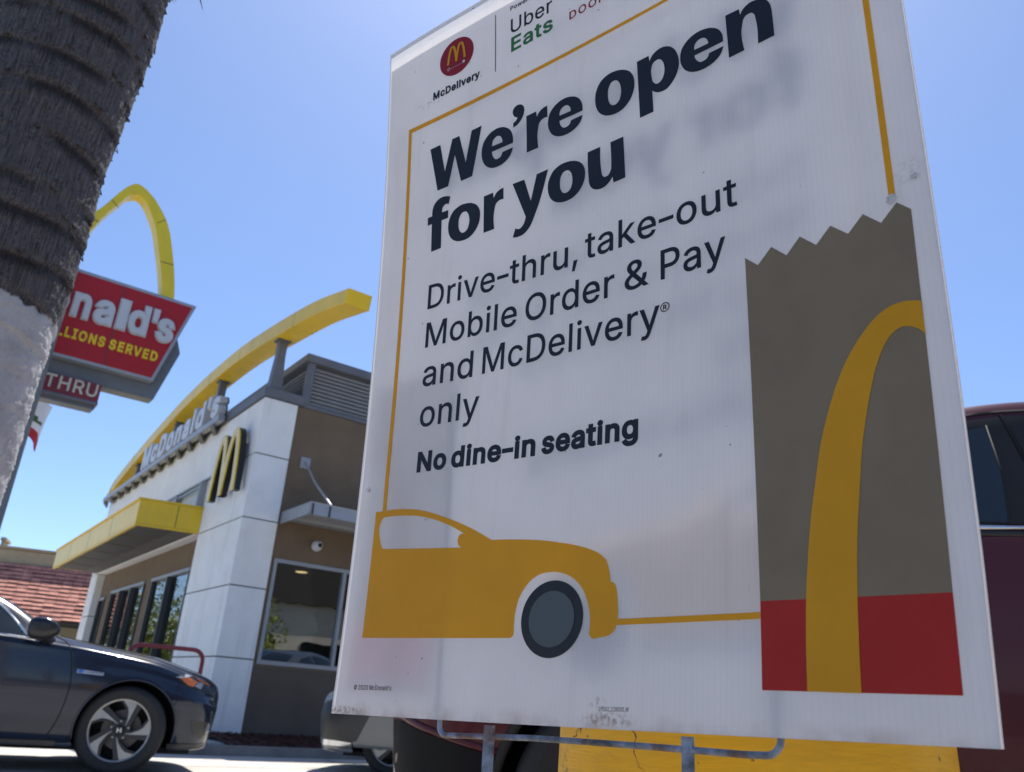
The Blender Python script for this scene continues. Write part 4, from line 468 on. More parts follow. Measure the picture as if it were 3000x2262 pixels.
dome = thing('security_camera', 'small white dome camera on the brown wall under the awning', 'camera', W(1.112, 0.045, 2.60), RZ)
mb = MB(); mb.lathe([(0.0, 0.0), (0.075, 0.0), (0.075, 0.03), (0.062, 0.05), (0.06, 0.05)], lambda a, b, d: (a, -d, b), 24); mb.lathe([(0.06, 0.05), (0.058, 0.08), (0.045, 0.105), (0.03, 0.115)], lambda a, b, d: (a, -d, b), 24); build('housing', mb, mat('camera_white', (0.7, 0.7, 0.7), 0.4), dome, smooth=40)
mb = MB(); mb.lathe([(0.03, 0.115), (0.022, 0.126), (0.0, 0.13)], lambda a, b, d: (a + .008, -d, b - .004), 20); build('lens', mb, mat('lens_black', (0.01, 0.01, 0.012), 0.1), dome, smooth=60)

hr = thing('handrail', 'dark red painted steel handrail in front of the white corner column', 'handrail', W(-0.7, -0.9, 0), RZ)
mb = MB(); arc = [(-0.52, 0, 0.1), (-0.52, 0, 0.93)] + [(-0.52 + .12 * (1 - math.cos(t)), 0, 0.93 + .12 * math.sin(t)) for t in np.linspace(.2, math.pi / 2, 6)] + [(0.28 - .12 * (1 - math.sin(t)), 0, 0.93 + .12 * math.cos(t)) for t in np.linspace(0.0, math.pi / 2, 7)] + [(0.28, 0, 0.5), (0.28, 0, 0.0)]
mb.tube(arc, 0.024, 12); build('rail', mb, mat('red_paint', (0.22, 0.012, 0.025), 0.4, var=0.15, scale=12, coat=0.3), hr, smooth=60)
mb = MB(); mb.lathe([(0, 0.0), (.06, 0.0), (.06, .012), (.03, .02)], lambda a, b, d: (a + .28, b, d), 20); build('base_plate', mb, m_grey, hr); mb = MB(); mb.lathe([(0, 0.1), (.06, 0.1), (.06, .112), (.03, .12)], lambda a, b, d: (a - .52, b, d), 20); build('base_plate', mb, m_grey, hr)

kerb = MB(); kerb.box(-1.0, 11, -1.40, -1.28, -0.01, 0.10); kerb.box(-1.0, -0.88, -1.28, 0.6, -0.01, 0.10)
m_kerb = mat('kerb_concrete', (0.27, 0.265, 0.25), 0.9, var=0.2, scale=3, bump=0.3, bscale=60)
ko = build('kerb', kerb, m_kerb, bevel=0.012); ko.location = KL; ko.rotation_euler = (0, 0, RZ); structure(ko)
wk = MB(); wk.box(-0.879, 0.2, -0.9, 11, -0.01, 0.094); wk.box(-2.0, -0.88, 0.602, 11, -0.01, 0.09)
o = build('walkway', wk, m_conc); o.location = KL; o.rotation_euler = (0, 0, RZ); structure(o)
bed = MB(); bed.add([(0.0, -1.28, .085), (11, -1.28, .085), (11, 0.03, .165), (0.0, 0.03, .165), (0, -1.28, 0), (11, -1.28, 0)], [(0, 1, 2, 3), (4, 5, 1, 0)])
m_mulch = mat('red_mulch', (0.085, 0.028, 0.018), 0.95, var=0.5, scale=40, bump=1.0, bscale=70)
o = build('planting_bed', bed, m_mulch); o.location = KL; o.rotation_euler = (0, 0, RZ); structure(o)
rnd = random.Random(4); mb = MB()
for k in range(2600):
    x, y = rnd.uniform(0.02, 4.5), rnd.uniform(-1.27, 0.0); z = .085 + (y + 1.28) / 1.31 * .08 + rnd.uniform(-.004, .016)
    l_, w_, an, ti = rnd.uniform(.012, .035), rnd.uniform(.004, .011), rnd.uniform(0, 6.28), rnd.uniform(-.5, .5)
    ca, sa = math.cos(an), math.sin(an)
    q = [(-l_, -w_), (l_, -w_), (l_, w_), (-l_, w_)]
    top_ = [(x + a * ca - b * sa, y + a * sa + b * ca, z + a * ti) for a, b in q]
    mb.add(top_ + [(p[0], p[1], p[2] - .004) for p in top_], [(0, 1, 2, 3), (0, 4, 5, 1), (1, 5, 6, 2), (2, 6, 7, 3), (3, 7, 4, 0)])
o = build('mulch', mb, m_mulch); o.location = KL; o.rotation_euler = (0, 0, RZ); stuff(o, 'red bark mulch chips in the bed along the brown wall', 'mulch')

# ---------------------------------------------------------------- neighbour with the tiled mansard
NZ = math.atan2(0.351, 0.938)
nb_ = thing('tile_roofed_building', 'beige building with red clay tile mansard roof behind the restaurant', 'building', (-8, 25, 0), NZ)
m_beige = mat('beige_stucco', (0.34, 0.29, 0.20), 0.85, var=0.08, scale=2); m_tile = mat('red_clay_tile', (0.50, 0.20, 0.145), 0.75, var=0.16, scale=5, col2=(0.62, 0.27, 0.20))
mb = MB(); mb.box(-6.12, 2, 0.4, 9, 0, 3.5); build('wall', mb, m_beige, nb_)
mb = MB(); mb.box(-6.17, 2.2, -0.05, 9, 3.46, 3.85); mb.box(-6.19, 2.25, -0.12, 9, 3.852, 3.92); build('parapet', mb, mat('tan_fascia', (0.40, 0.32, 0.215), 0.8, var=0.08), nb_, bevel=0.02)
mb = MB(); rnd = random.Random(7)
NR = 13
for r_ in range(NR):
    z1 = 3.46 - r_ * (1.44 / NR); z0 = z1 - 1.44 / NR * .80
    y1 = -0.14 - r_ * 0.078; y0 = y1 - 0.088
    x = -6.14 + (r_ % 2) * .0 - .13 * (r_ % 2) * .13
    while x < 2:
        j = rnd.uniform(-.012, .012); dy = rnd.uniform(-.008, .008)
        mb.add([(x + .004, y1, z1), (x + .256, y1, z1), (x + .256, y0 + dy, z0 + j), (x + .004, y0 + dy, z0 + j), (x + .256, y0 + .05 + dy, z0 + j + .012), (x + .004, y0 + .05 + dy, z0 + j + .012)], [(0, 1, 2, 3), (3, 2, 4, 5)]); x += .26
build('tile_roof', mb, m_tile, nb_)
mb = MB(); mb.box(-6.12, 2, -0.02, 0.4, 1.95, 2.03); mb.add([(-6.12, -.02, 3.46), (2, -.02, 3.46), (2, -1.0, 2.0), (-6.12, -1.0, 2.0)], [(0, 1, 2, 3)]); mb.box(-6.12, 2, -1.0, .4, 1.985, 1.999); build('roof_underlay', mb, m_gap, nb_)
mb = MB(); mb.box(-6.16, -6.09, 0.1, 0.7, 3.925, 4.06); mb.box(-6.18, -6.04, 0.0, 0.8, 4.062, 4.15); build('roof_vent_housing', mb, m_beige, nb_, bevel=0.01)
# ---------------------------------------------------------------- the advertising board
BP = [0.00104094, -0.0145311, -0.73707175, -0.1639205, 0.88538098, 0.64894227, 0.81987159, -0.11780877, 0.16950008, -0.08472015]
def rodr(r):
    a = np.linalg.norm(r); k = np.array(r) / a; Kx = np.array([[0, -k[2], k[1]], [k[2], 0, -k[0]], [-k[1], k[0], 0]])
    return np.eye(3) + math.sin(a) * Kx + (1 - math.cos(a)) * Kx @ Kx
BR_ = rodr(BP[:3]); BW = 0.61
BROOT = np.array([0.06, 0.67, 0.0])
def bs(u, v, d=0.0):
    """point of the gently bent board; d is the distance towards the viewer of the printed side"""
    a = u - BW / 2; b = v - 0.4
    wv = BP[7] * (a * a - BW * BW / 4) + BP[8] * a * b + BP[9] * b * b - d
    return tuple(np.array(BP[3:6]) + u * BR_[:, 0] + v * BR_[:, 2] + wv * BR_[:, 1] - BROOT)
def sheet_uv(x, y, top_drop=0.0):
    vt = np.interp(x, [0, .06, .14, .26, .5, 1], [.8172, .8225, .8275, .832, .834, .834]) - top_drop
    vb = -.0044 + .006 * x - .0008 * math.sin(math.pi * x)
    v = vb + (vt - vb) * y
    ul = .0012 + .0037 * v / .82; ur = np.interp(v, [0, .1, .217, .6, .83], [.6086, .6112, .6123, .6124, .6120])
    return ul + (ur - ul) * x, v
def plastic(name, col, trans, dirt=False, var=0.02):
    m = mat(name, col, 0.5, var=var, scale=14, spec=0.25)
    n, l, b = nodes_of(m); out = n['Material Output']
    src = b.inputs['Base Color'].links[0].from_socket
    tc = n.new('ShaderNodeTexCoord')
    if dirt:
        def math_(op, a, b_=None):
            q = n.new('ShaderNodeMath'); q.operation = op
            for i, v in enumerate((a, b_)):
                if v is None: continue
                if isinstance(v, (int, float)): q.inputs[i].default_value = v
                else: l.new(v, q.inputs[i])
            return q.outputs[0]
        uv = n.new('ShaderNodeUVMap'); uv.uv_map = 'sheet'; sx = n.new('ShaderNodeSeparateXYZ'); l.new(uv.outputs[0], sx.inputs[0])
        def layer(fac, colr, prev):
            mx = n.new('ShaderNodeMix'); mx.data_type = 'RGBA'; l.new(fac, mx.inputs[0]); l.new(prev, mx.inputs[6]); mx.inputs[7].default_value = (*colr, 1); return mx.outputs[2]
        def noise(scale, det=4, st=(1, 1, 1)):
            mp = n.new('ShaderNodeMapping'); mp.inputs['Scale'].default_value = st; l.new(uv.outputs[0], mp.inputs[0])
            q = n.new('ShaderNodeTexNoise'); q.inputs['Scale'].default_value = scale; q.inputs['Detail'].default_value = det; l.new(mp.outputs[0], q.inputs['Vector']); return q.outputs['Fac']
        def ramp(v, lo, hi, amt):
            q = n.new('ShaderNodeMapRange'); q.inputs[1].default_value = lo; q.inputs[2].default_value = hi; q.inputs[4].default_value = amt; l.new(v, q.inputs[0]); return q.outputs[0]
        # flutes of the corrugated plastic: fine vertical lines
        wv = n.new('ShaderNodeTexWave'); wv.inputs['Scale'].default_value = 68; wv.inputs['Distortion'].default_value = 0.25; l.new(uv.outputs[0], wv.inputs['Vector'])
        src = layer(ramp(wv.outputs['Fac'], 0.80, 1.0, 0.075), (.45, .45, .47), src)
        # general grime, drips
        src = layer(ramp(noise(5, 6), 0.5, 0.85, 0.16), (.50, .47, .44), src)
        src = layer(ramp(noise(1, 6, (60, 5, 1)), 0.58, 0.85, 0.20), (.40, .38, .36), src)
        # small specks of dirt
        src = layer(ramp(noise(130, 1), 0.785, 0.81, 0.75), (.10, .085, .075), src)
        src = layer(ramp(noise(46, 2), 0.785, 0.81, 0.5), (.22, .18, .15), src)
        # scraped brown edge along the bottom
        near = ramp(sx.outputs['Y'], 0.011, -0.004, 1.0)
        sc_ = math_('MULTIPLY', near, ramp(noise(34, 8), 0.44, 0.70, 1.0)); src = layer(math_('MULTIPLY', sc_, 0.55), (.26, .17, .12), src)
        for cu, cv, ru, rv, am, lo in ((.345, .0045, .030, .0065, .7, .44), (.335, .016, .010, .006, .45, .48), (.018, .0, .040, .004, .7, .42), (.018, .225, .006, .004, .8, .45), (.075, .715, .03, .012, .45, .5), (.600, .385, .014, .014, .25, .46), (.112, .186, .006, .006, .7, .45)):
            dx = math_('DIVIDE', math_('SUBTRACT', sx.outputs['X'], cu), ru); dy = math_('DIVIDE', math_('SUBTRACT', sx.outputs['Y'], cv), rv)
            r2 = math_('ADD', math_('MULTIPLY', dx, dx), math_('MULTIPLY', dy, dy)); fall = ramp(r2, 1.0, 0.0, 1.0)
            src = layer(math_('MULTIPLY', math_('MULTIPLY', fall, ramp(noise(240, 6), lo, lo + .18, 1.0)), am), (.20, .13, .09), src)
        l.new(src, b.inputs['Base Color'])
        bn = n.new('ShaderNodeBump'); bn.inputs['Strength'].default_value = 0.12; bn.inputs['Distance'].default_value = 0.0006; l.new(wv.outputs['Fac'], bn.inputs['Height']); l.new(bn.outputs[0], b.inputs['Normal'])
    tr = n.new('ShaderNodeBsdfTranslucent'); l.new(src, tr.inputs[0])
    mx = n.new('ShaderNodeMixShader'); mx.inputs[0].default_value = trans
    l.new(b.outputs[0], mx.inputs[1]); l.new(tr.outputs[0], mx.inputs[2]); l.new(mx.outputs[0], out.inputs[0])
    return m
m_sheet = plastic('white_corrugated_plastic', (0.735, 0.73, 0.735), 0.42, True)
m_back = plastic('white_plastic_sheet', (0.82, 0.81, 0.83), 0.46)
INK = {'navy': plastic('navy_ink', (0.013, 0.0145, 0.022), 0.02, var=.15), 'kraft': plastic('kraft_brown_ink', (0.225, 0.172, 0.105), 0.10, var=.06), 'red': plastic('red_ink', (0.43, 0.024, 0.015), 0.18, var=.06),
       'gold': plastic('golden_yellow_ink', (0.78, 0.36, 0.011), 0.24, var=.04), 'green': plastic('green_ink', (0.035, 0.165, 0.05), 0.1), 'tyre': plastic('charcoal_ink', (0.020, 0.021, 0.024), 0.04), 'hub': plastic('slate_ink', (0.090, 0.108, 0.108), 0.08), 'white': plastic('white_ink', (0.7, 0.7, 0.7), 0.2), 'dred': plastic('dark_red_ink', (0.27, 0.012, 0.02), 0.1)}

board = thing('advertising_board', 'large white corrugated plastic board on a wire stake, printed We are open for you', 'board', tuple(BROOT))
def sheet(name, m, d, drop, nu=40, nv=54, thick=0.0):
    mb = MB(); rows = []; uvs = []
    for j in range(nv + 1):
        r_ = []
        for i in range(nu + 1):
            u, v = sheet_uv(i / nu, j / nv, drop); r_.append(bs(u, v, d)); uvs.append((u, v))
        rows.append(r_)
    mb.grid(rows); N = len(mb.v)
    if thick:
        back = [bs(u, v, d - thick) for u, v in uvs]; m_ = nu + 1
        rim = [i for i in range(m_)] + [j * m_ + nu for j in range(1, nv + 1)] + [nv * m_ + i for i in range(nu - 1, -1, -1)] + [j * m_ for j in range(nv - 1, 0, -1)]
        # edge strip only: the sheet itself stays a single skin so that light passes through it
        o = len(mb.v); mb.v += [back[i] for i in rim]; k = len(rim)
        mb.f += [(rim[i], rim[(i + 1) % k], o + (i + 1) % k, o + i) for i in range(k)]; mb.mi += [0] * k; uvs += [uvs[i] for i in rim]
    o = build(name, mb, m, board, smooth=50)
    ul = o.data.uv_layers.new(name='sheet')
    for lp in o.data.loops: ul.data[lp.index].uv = uvs[lp.vertex_index]
    return o
front = sheet('front_sheet', m_sheet, 0.0, 0.0, thick=0.0035)
backs = sheet('back_sheet', m_back, -0.0095, 0.016, thick=-0.0035)

PR_ = []   # (part name, ink, [(u, v) verts], faces, layer)
def art_poly(part, ink, conts, layer=1, step=0.03):
    v, f = fill(conts); v, f = slice_grid(v, f, step); PR_.append((part, ink, v, f, layer))
def art_text(part, ink, s, x0, x1, y0, h, y1=None, bold=0.0, track=0.0, layer=1):
    v, f = text_mesh(s, x0 / 1e3, x1 / 1e3, y0 / 1e3, h / 1e3, bold, track, (y1 if y1 is not None else y0) / 1e3); v, f = slice_grid(v, f, 0.05); PR_.append((part, ink, v, f, layer))
def circ(cx, cy, r, n=48, ry=None): ry = ry or r; return [(cx + r * math.cos(2 * math.pi * k / n), cy + ry * math.sin(2 * math.pi * k / n)) for k in range(n)]
DEC = lambda c: [(c[i] / 1e4, c[i + 1] / 1e4) for i in range(0, len(c), 2)]
A = json.loads(ART)
hv = []
for ink, cs in A[:-4]: art_poly('headline_lettering', 'navy', [DEC(c) for c in cs])
art_poly('bag_graphic', 'kraft', [DEC(c) for c in A[-4][1]]); art_poly('bag_graphic_base', 'red', [DEC(c) for c in A[-3][1]]); art_poly('arch_graphic', 'gold', [DEC(c) for c in A[-2][1]], 2)
art_poly('car_graphic', 'gold', [DEC(c) for c in A[-1][1]])
art_poly('tyre_graphic', 'tyre', [circ(.2828, .0799, .0339, 64, .0314)]); art_poly('hub_graphic', 'hub', [circ(.2829, .0797, .0249, 56, .0228)], 2)
art_poly('border_line', 'gold', [[(.0412, .6868), (.0432, .2353), (.0443, .1985), (.0502, .1980), (.0490, .2345), (.0463, .6806), (.4010, .6872), (.5845, .6880), (.5842, .5674), (.5848, .3700), (.5896, .3688), (.5892, .5638), (.5895, .6925), (.3990, .6915)]])
art_poly('border_line', 'gold', [[(.3511, .0773), (.3505, .0727), (.4722, .0729), (.4722, .0774)]])
B_ = 0.0075
for a in (("Drive-thru,", 87.3, 294.5, 425.7, 30.6, 417.6), ("take-out", 303, 464.7, 419.0, 30.6, 415.6), ("Mobile", 87.9, 218.8, 378.2, 30.4, 372.0), ("Order", 230.1, 338.2, 371.3, 30.2, 368.6), ("&", 349.6, 375.8, 368.6, 30.2, 368.4), ("Pay", 388.2, 452.3, 368.2, 30.4, 366.4),
          ("and", 88.2, 162, 331.6, 30.2, 327.6), ("McDelivery", 175.4, 387.2, 327.4, 30.0, 321.2), ("only", 89, 174.4, 284.6, 30.0, 281.2)):
    art_text('body_lettering', 'navy', a[0], a[1], a[2], a[3], a[4], a[5], bold=B_)
rv, rf = fill([circ(.3924, .3399, .0047), circ(.3924, .3399, .0037)]); PR_.append(('body_lettering', 'navy', rv, rf, 1)); art_text('body_lettering', 'navy', 'R', 390.5, 394.3, 337.5, 4.8, bold=.035)
for a in (("No", 91, 134, 234.2, 22.6, 232.6), ("dine-in", 141, 252, 232.0, 22.6, 227.3), ("seating", 259.3, 366.2, 227.0, 22.6, 223.8)): art_text('notice_lettering', 'navy', a[0], a[1], a[2], a[3], a[4], a[5], bold=.033, track=-.022)
art_text('copyright_lettering', 'navy', "© 2020 McDonald's", 32.3, 88.8, 18.9, 4.4, 19.3, bold=.006); art_text('print_code_lettering', 'navy', "29502_128500_M", 337.2, 364.7, 10.4, 3.0, 10.9, bold=.004)
# header logos
art_poly('delivery_badge', 'dred', [circ(.1167, .7643, .0268, 64)])
def arches(cx, cy, w_, h_, th):
    out = []
    for k in (-1, 1):
        pts = []
        for t in np.linspace(-1, 1, 25): pts.append((cx + k * w_ / 4 + t * w_ / 4 * (1.02 if t * k > 0 else .98), cy + h_ * (1 - abs(t) ** 2.7)))
        pts = np.array(pts); L_ = []; R2 = []
        for i in range(25):
            d = pts[min(i + 1, 24)] - pts[max(i - 1, 0)]; d = d / np.linalg.norm(d); nn = np.array([-d[1], d[0]])
            if i in (0, 24): nn = np.array([-1.0 if nn[0] < 0 else 1.0, 0])
            L_.append(pts[i] + nn * th / 2); R2.append(pts[i] - nn * th / 2)
        out.append([tuple(p) for p in L_] + [tuple(p) for p in R2[::-1]])
    return out
for i, c in enumerate(arches(.1168, .7565, .0265, .0245, .0033)): art_poly('badge_arches', 'gold', [c], 2 + i)
v, f = fill([circ(.1047, .7500, .0021, 24), circ(.1047, .7500, .0015, 24)]); PR_.append(('badge_dots', 'white', v, f, 2)); art_poly('badge_dots', 'white', [circ(.1283, .7514, .0021, 24)], 2)
for k in range(6): art_poly('badge_dots', 'white', [circ(.1086 + .0032 * k, .7495 + .0001 * k, .0006, 10)], 2)
art_poly('badge_lettering', 'navy', [circ(.1382, .7447, .0006, 10)])
art_text('badge_lettering', 'navy', "McDelivery", 80, 153.8, 714.4, 11.4, 716.2, bold=.040, track=-.016); art_poly('badge_lettering', 'navy', [circ(.1553, .7170, .0007, 10)])
art_poly('divider_line', 'navy', [[(.1760, .797), (.1772, .797), (.1777, .7129), (.1765, .7129)]])
art_text('partner_lettering', 'navy', "Powered by", 198.7, 248, 791.0, 6.4, 792.5, bold=.024)
art_text('partner_lettering', 'navy', "Uber", 199.4, 258.5, 756.6, 21.0, 758.2, bold=.008); art_text('partner_lettering', 'green', "Eats", 200, 259.3, 729.3, 21.2, 731.5, bold=.022)
art_text('partner_lettering', 'dred', "DOORDASH", 281.8, 377, 732.3, 11.2, 736, bold=.016, track=.05)
sub = {'bag_graphic_base': 'bag_graphic', 'arch_graphic': 'bag_graphic', 'tyre_graphic': 'car_graphic', 'hub_graphic': 'car_graphic', 'badge_arches': 'delivery_badge', 'badge_dots': 'delivery_badge', 'badge_lettering': 'delivery_badge'}
INK_B = dict(INK); INK_B['kraft'] = plastic('thin_kraft_ink', (0.62, 0.55, 0.47), 0.72); INK_B['gold'] = plastic('thin_yellow_ink', (0.85, 0.62, 0.30), 0.75); INK_B['red'] = plastic('thin_red_ink', (0.80, 0.30, 0.30), 0.72); INK_B['tyre'] = plastic('thin_charcoal_ink', (0.25, 0.26, 0.27), 0.6); INK_B['hub'] = plastic('thin_slate_ink', (0.3, 0.33, 0.35), 0.6)
def print_side(mir):
    made = {}; keys = []
    for part, ink, v, f, layer in PR_:
        if (part, ink) not in keys: keys.append((part, ink))
    for part, ink in keys:
        mb = MB()
        for p_, i_, v, f, layer in PR_:
            if (p_, i_) != (part, ink): continue
            d = 0.0004 * layer
            if mir: mb.add([bs(BW - q[0], q[1], -0.0130 - d) for q in v], f)
            else: mb.add([bs(q[0], q[1], d) for q in v], f)
        par = made.get(sub.get(part), board)
        o = build(part, mb, (INK_B if mir else INK)[ink], par)
        made.setdefault(part, o)
print_side(False); print_side(True)
# white paper torn off at the end of the border line and at the right edge
mb = MB()
for cx, cy, r_ in ((.5865, .3655, .0046), (.6040, .378, .0035)):
    rr = random.Random(int(cx * 1e4)); pts = [(cx + r_ * rr.uniform(.5, 1.1) * math.cos(t), cy + r_ * rr.uniform(.5, 1.1) * math.sin(t)) for t in np.linspace(0, 6.28, 14)[:-1]]
    mb.add([bs(p[0], p[1], .0011 + rr.uniform(0, .0007)) for p in pts] + [bs(cx, cy, .0015)], [(i, (i + 1) % 13, 13) for i in range(13)])
build('torn_tape', mb, mat('old_tape', (0.50, 0.47, 0.43), 0.7, var=.15, scale=300), board)
# wire frame and two ground stakes
m_galv = mat('weathered_galvanised_steel', (0.095, 0.105, 0.125), 0.55, metal=0.3, var=0.35, scale=55, bump=0.3, bscale=240, col2=(0.20, 0.24, 0.31))
n, l, b = nodes_of(m_galv); tc = n.new('ShaderNodeTexCoord'); nz = n.new('ShaderNodeTexNoise'); nz.inputs['Scale'].default_value = 38; nz.inputs['Detail'].default_value = 6; l.new(tc.outputs['Object'], nz.inputs['Vector'])
mr = n.new('ShaderNodeMapRange'); mr.inputs[1].default_value = .54; mr.inputs[2].default_value = .64; mr.inputs[4].default_value = .75; l.new(nz.outputs['Fac'], mr.inputs[0]); mx = n.new('ShaderNodeMix'); mx.data_type = 'RGBA'
l.new(mr.outputs[0], mx.inputs[0]); l.new(b.inputs['Base Color'].links[0].from_socket, mx.inputs[6]); mx.inputs[7].default_value = (.13, .07, .045, 1); l.new(mx.outputs[2], b.inputs['Base Color'])
FD = -0.0048
pl = [(.1375, .31), (.1460, .15), (.1548, -.001), (.1556, -.0085)] + [(.1556 + .0085 * (1 - math.cos(t)), -.0085 - .0072 * math.sin(t)) for t in np.linspace(.3, math.pi / 2, 5)] + [(.2088, -.0142), (.2669, -.0122), (.3207, -.0117), (.3884, -.0113), (.4563, -.0113)] + [(.4720 + .0105 * math.sin(t), -.0108 + .0100 * (1 - math.cos(t))) for t in np.linspace(0, math.pi / 2, 6)] + [(.4834, .06), (.4835, .15), (.4835, .307)]
mb = MB(); mb.tube([bs(u, v, FD) for u, v in pl], 0.0023, 12); build('wire_frame', mb, m_galv, board, smooth=60)
for (u, v0, du) in ((.2192, -.0050, .0050), (.4138, -.0030, .0042)):
    p0 = np.array(bs(u, v0, FD + .0032)); base = np.array([p0[0] + .012, p0[1] + .01, -0.2 - 0]); mb = MB(); ux = BR_[:, 0]; uy = BR_[:, 1]
    ring = lambda c: [tuple(c - ux * du), tuple(c + ux * du), tuple(c + ux * du + uy * .0030), tuple(c + ux * (du - .0015) + uy * .0030), tuple(c + ux * (du - .0025) + uy * .0012), tuple(c - ux * (du - .0025) + uy * .0012), tuple(c - ux * (du - .0015) + uy * .0030), tuple(c - ux * du + uy * .0030)]
    mb.grid([ring(p0 + (base - p0) * t) for t in np.linspace(0, 1, 5)], True); mb.add(ring(p0), [tuple(range(8))]); mb.add(ring(base), [tuple(range(8))])
    build('stake', mb, m_galv, board)

# ---------------------------------------------------------------- yellow concrete base
basec = thing('concrete_post_base', 'round yellow painted concrete post base with cracked chipped paint behind the board', 'concrete base', (0.4365, 1.478, 0))
m_yb = mat('yellow_painted_concrete', (0.78, 0.40, 0.006), 0.5, var=0.10, scale=5, bump=0.3, bscale=22, stretch=(1, 1, 5), spec=0.4)
n, l, b = nodes_of(m_yb)
src = b.inputs['Base Color'].links[0].from_socket
tc = n.new('ShaderNodeTexCoord')
vo = n.new('ShaderNodeTexVoronoi'); vo.feature = 'DISTANCE_TO_EDGE'; vo.inputs['Scale'].default_value = 5.2
nz = n.new('ShaderNodeTexNoise'); nz.inputs['Scale'].default_value = 9; nz.inputs['Detail'].default_value = 5; l.new(tc.outputs['Object'], nz.inputs['Vector'])
mxv = n.new('ShaderNodeMix'); mxv.data_type = 'RGBA'; mxv.inputs[0].default_value = 0.22; l.new(tc.outputs['Object'], mxv.inputs[6]); l.new(nz.outputs['Color'], mxv.inputs[7]); l.new(mxv.outputs[2], vo.inputs['Vector'])
cr = n.new('ShaderNodeMapRange'); cr.inputs[1].default_value = 0.010; cr.inputs[2].default_value = 0.003; l.new(vo.outputs['Distance'], cr.inputs[0])
nz2 = n.new('ShaderNodeTexNoise'); nz2.inputs['Scale'].default_value = 6; l.new(tc.outputs['Object'], nz2.inputs['Vector']); m2 = n.new('ShaderNodeMapRange'); m2.inputs[1].default_value = .55; m2.inputs[2].default_value = .61; l.new(nz2.outputs['Fac'], m2.inputs[0])
mu = n.new('ShaderNodeMath'); mu.operation = 'MULTIPLY'; l.new(cr.outputs[0], mu.inputs[0]); l.new(m2.outputs[0], mu.inputs[1])
nz3 = n.new('ShaderNodeTexNoise'); nz3.inputs['Scale'].default_value = 42; nz3.inputs['Detail'].default_value = 3; l.new(tc.outputs['Object'], nz3.inputs['Vector']); m3 = n.new('ShaderNodeMapRange'); m3.inputs[1].default_value = .70; m3.inputs[2].default_value = .74; m3.inputs[4].default_value = .8; l.new(nz3.outputs['Fac'], m3.inputs[0])
mx_ = n.new('ShaderNodeMath'); mx_.operation = 'MAXIMUM'; l.new(mu.outputs[0], mx_.inputs[0]); l.new(m3.outputs[0], mx_.inputs[1])
mx = n.new('ShaderNodeMix'); mx.data_type = 'RGBA'; l.new(mx_.outputs[0], mx.inputs[0]); l.new(src, mx.inputs[6]); mx.inputs[7].default_value = (.035, .024, .016, 1); l.new(mx.outputs[2], b.inputs['Base Color'])
mb = MB(); mb.lathe([(0, 0), (.317, 0), (.317, .35), (.312, .70), (.306, .765), (.292, .785), (.0, .80)], lambda x, y, d: (x, y, d), 72); build('painted_body', mb, m_yb, basec, smooth=40)
mb = MB(); mb.box(-.16, .16, -.16, .16, .80, .815)
for sx in (-.12, .12):
    for sy in (-.12, .12): mb.lathe([(0, .86), (.012, .86), (.012, .80)], lambda x, y, d: (x + sx, y + sy, d), 12)
build('anchor_plate', mb, m_grey, basec)
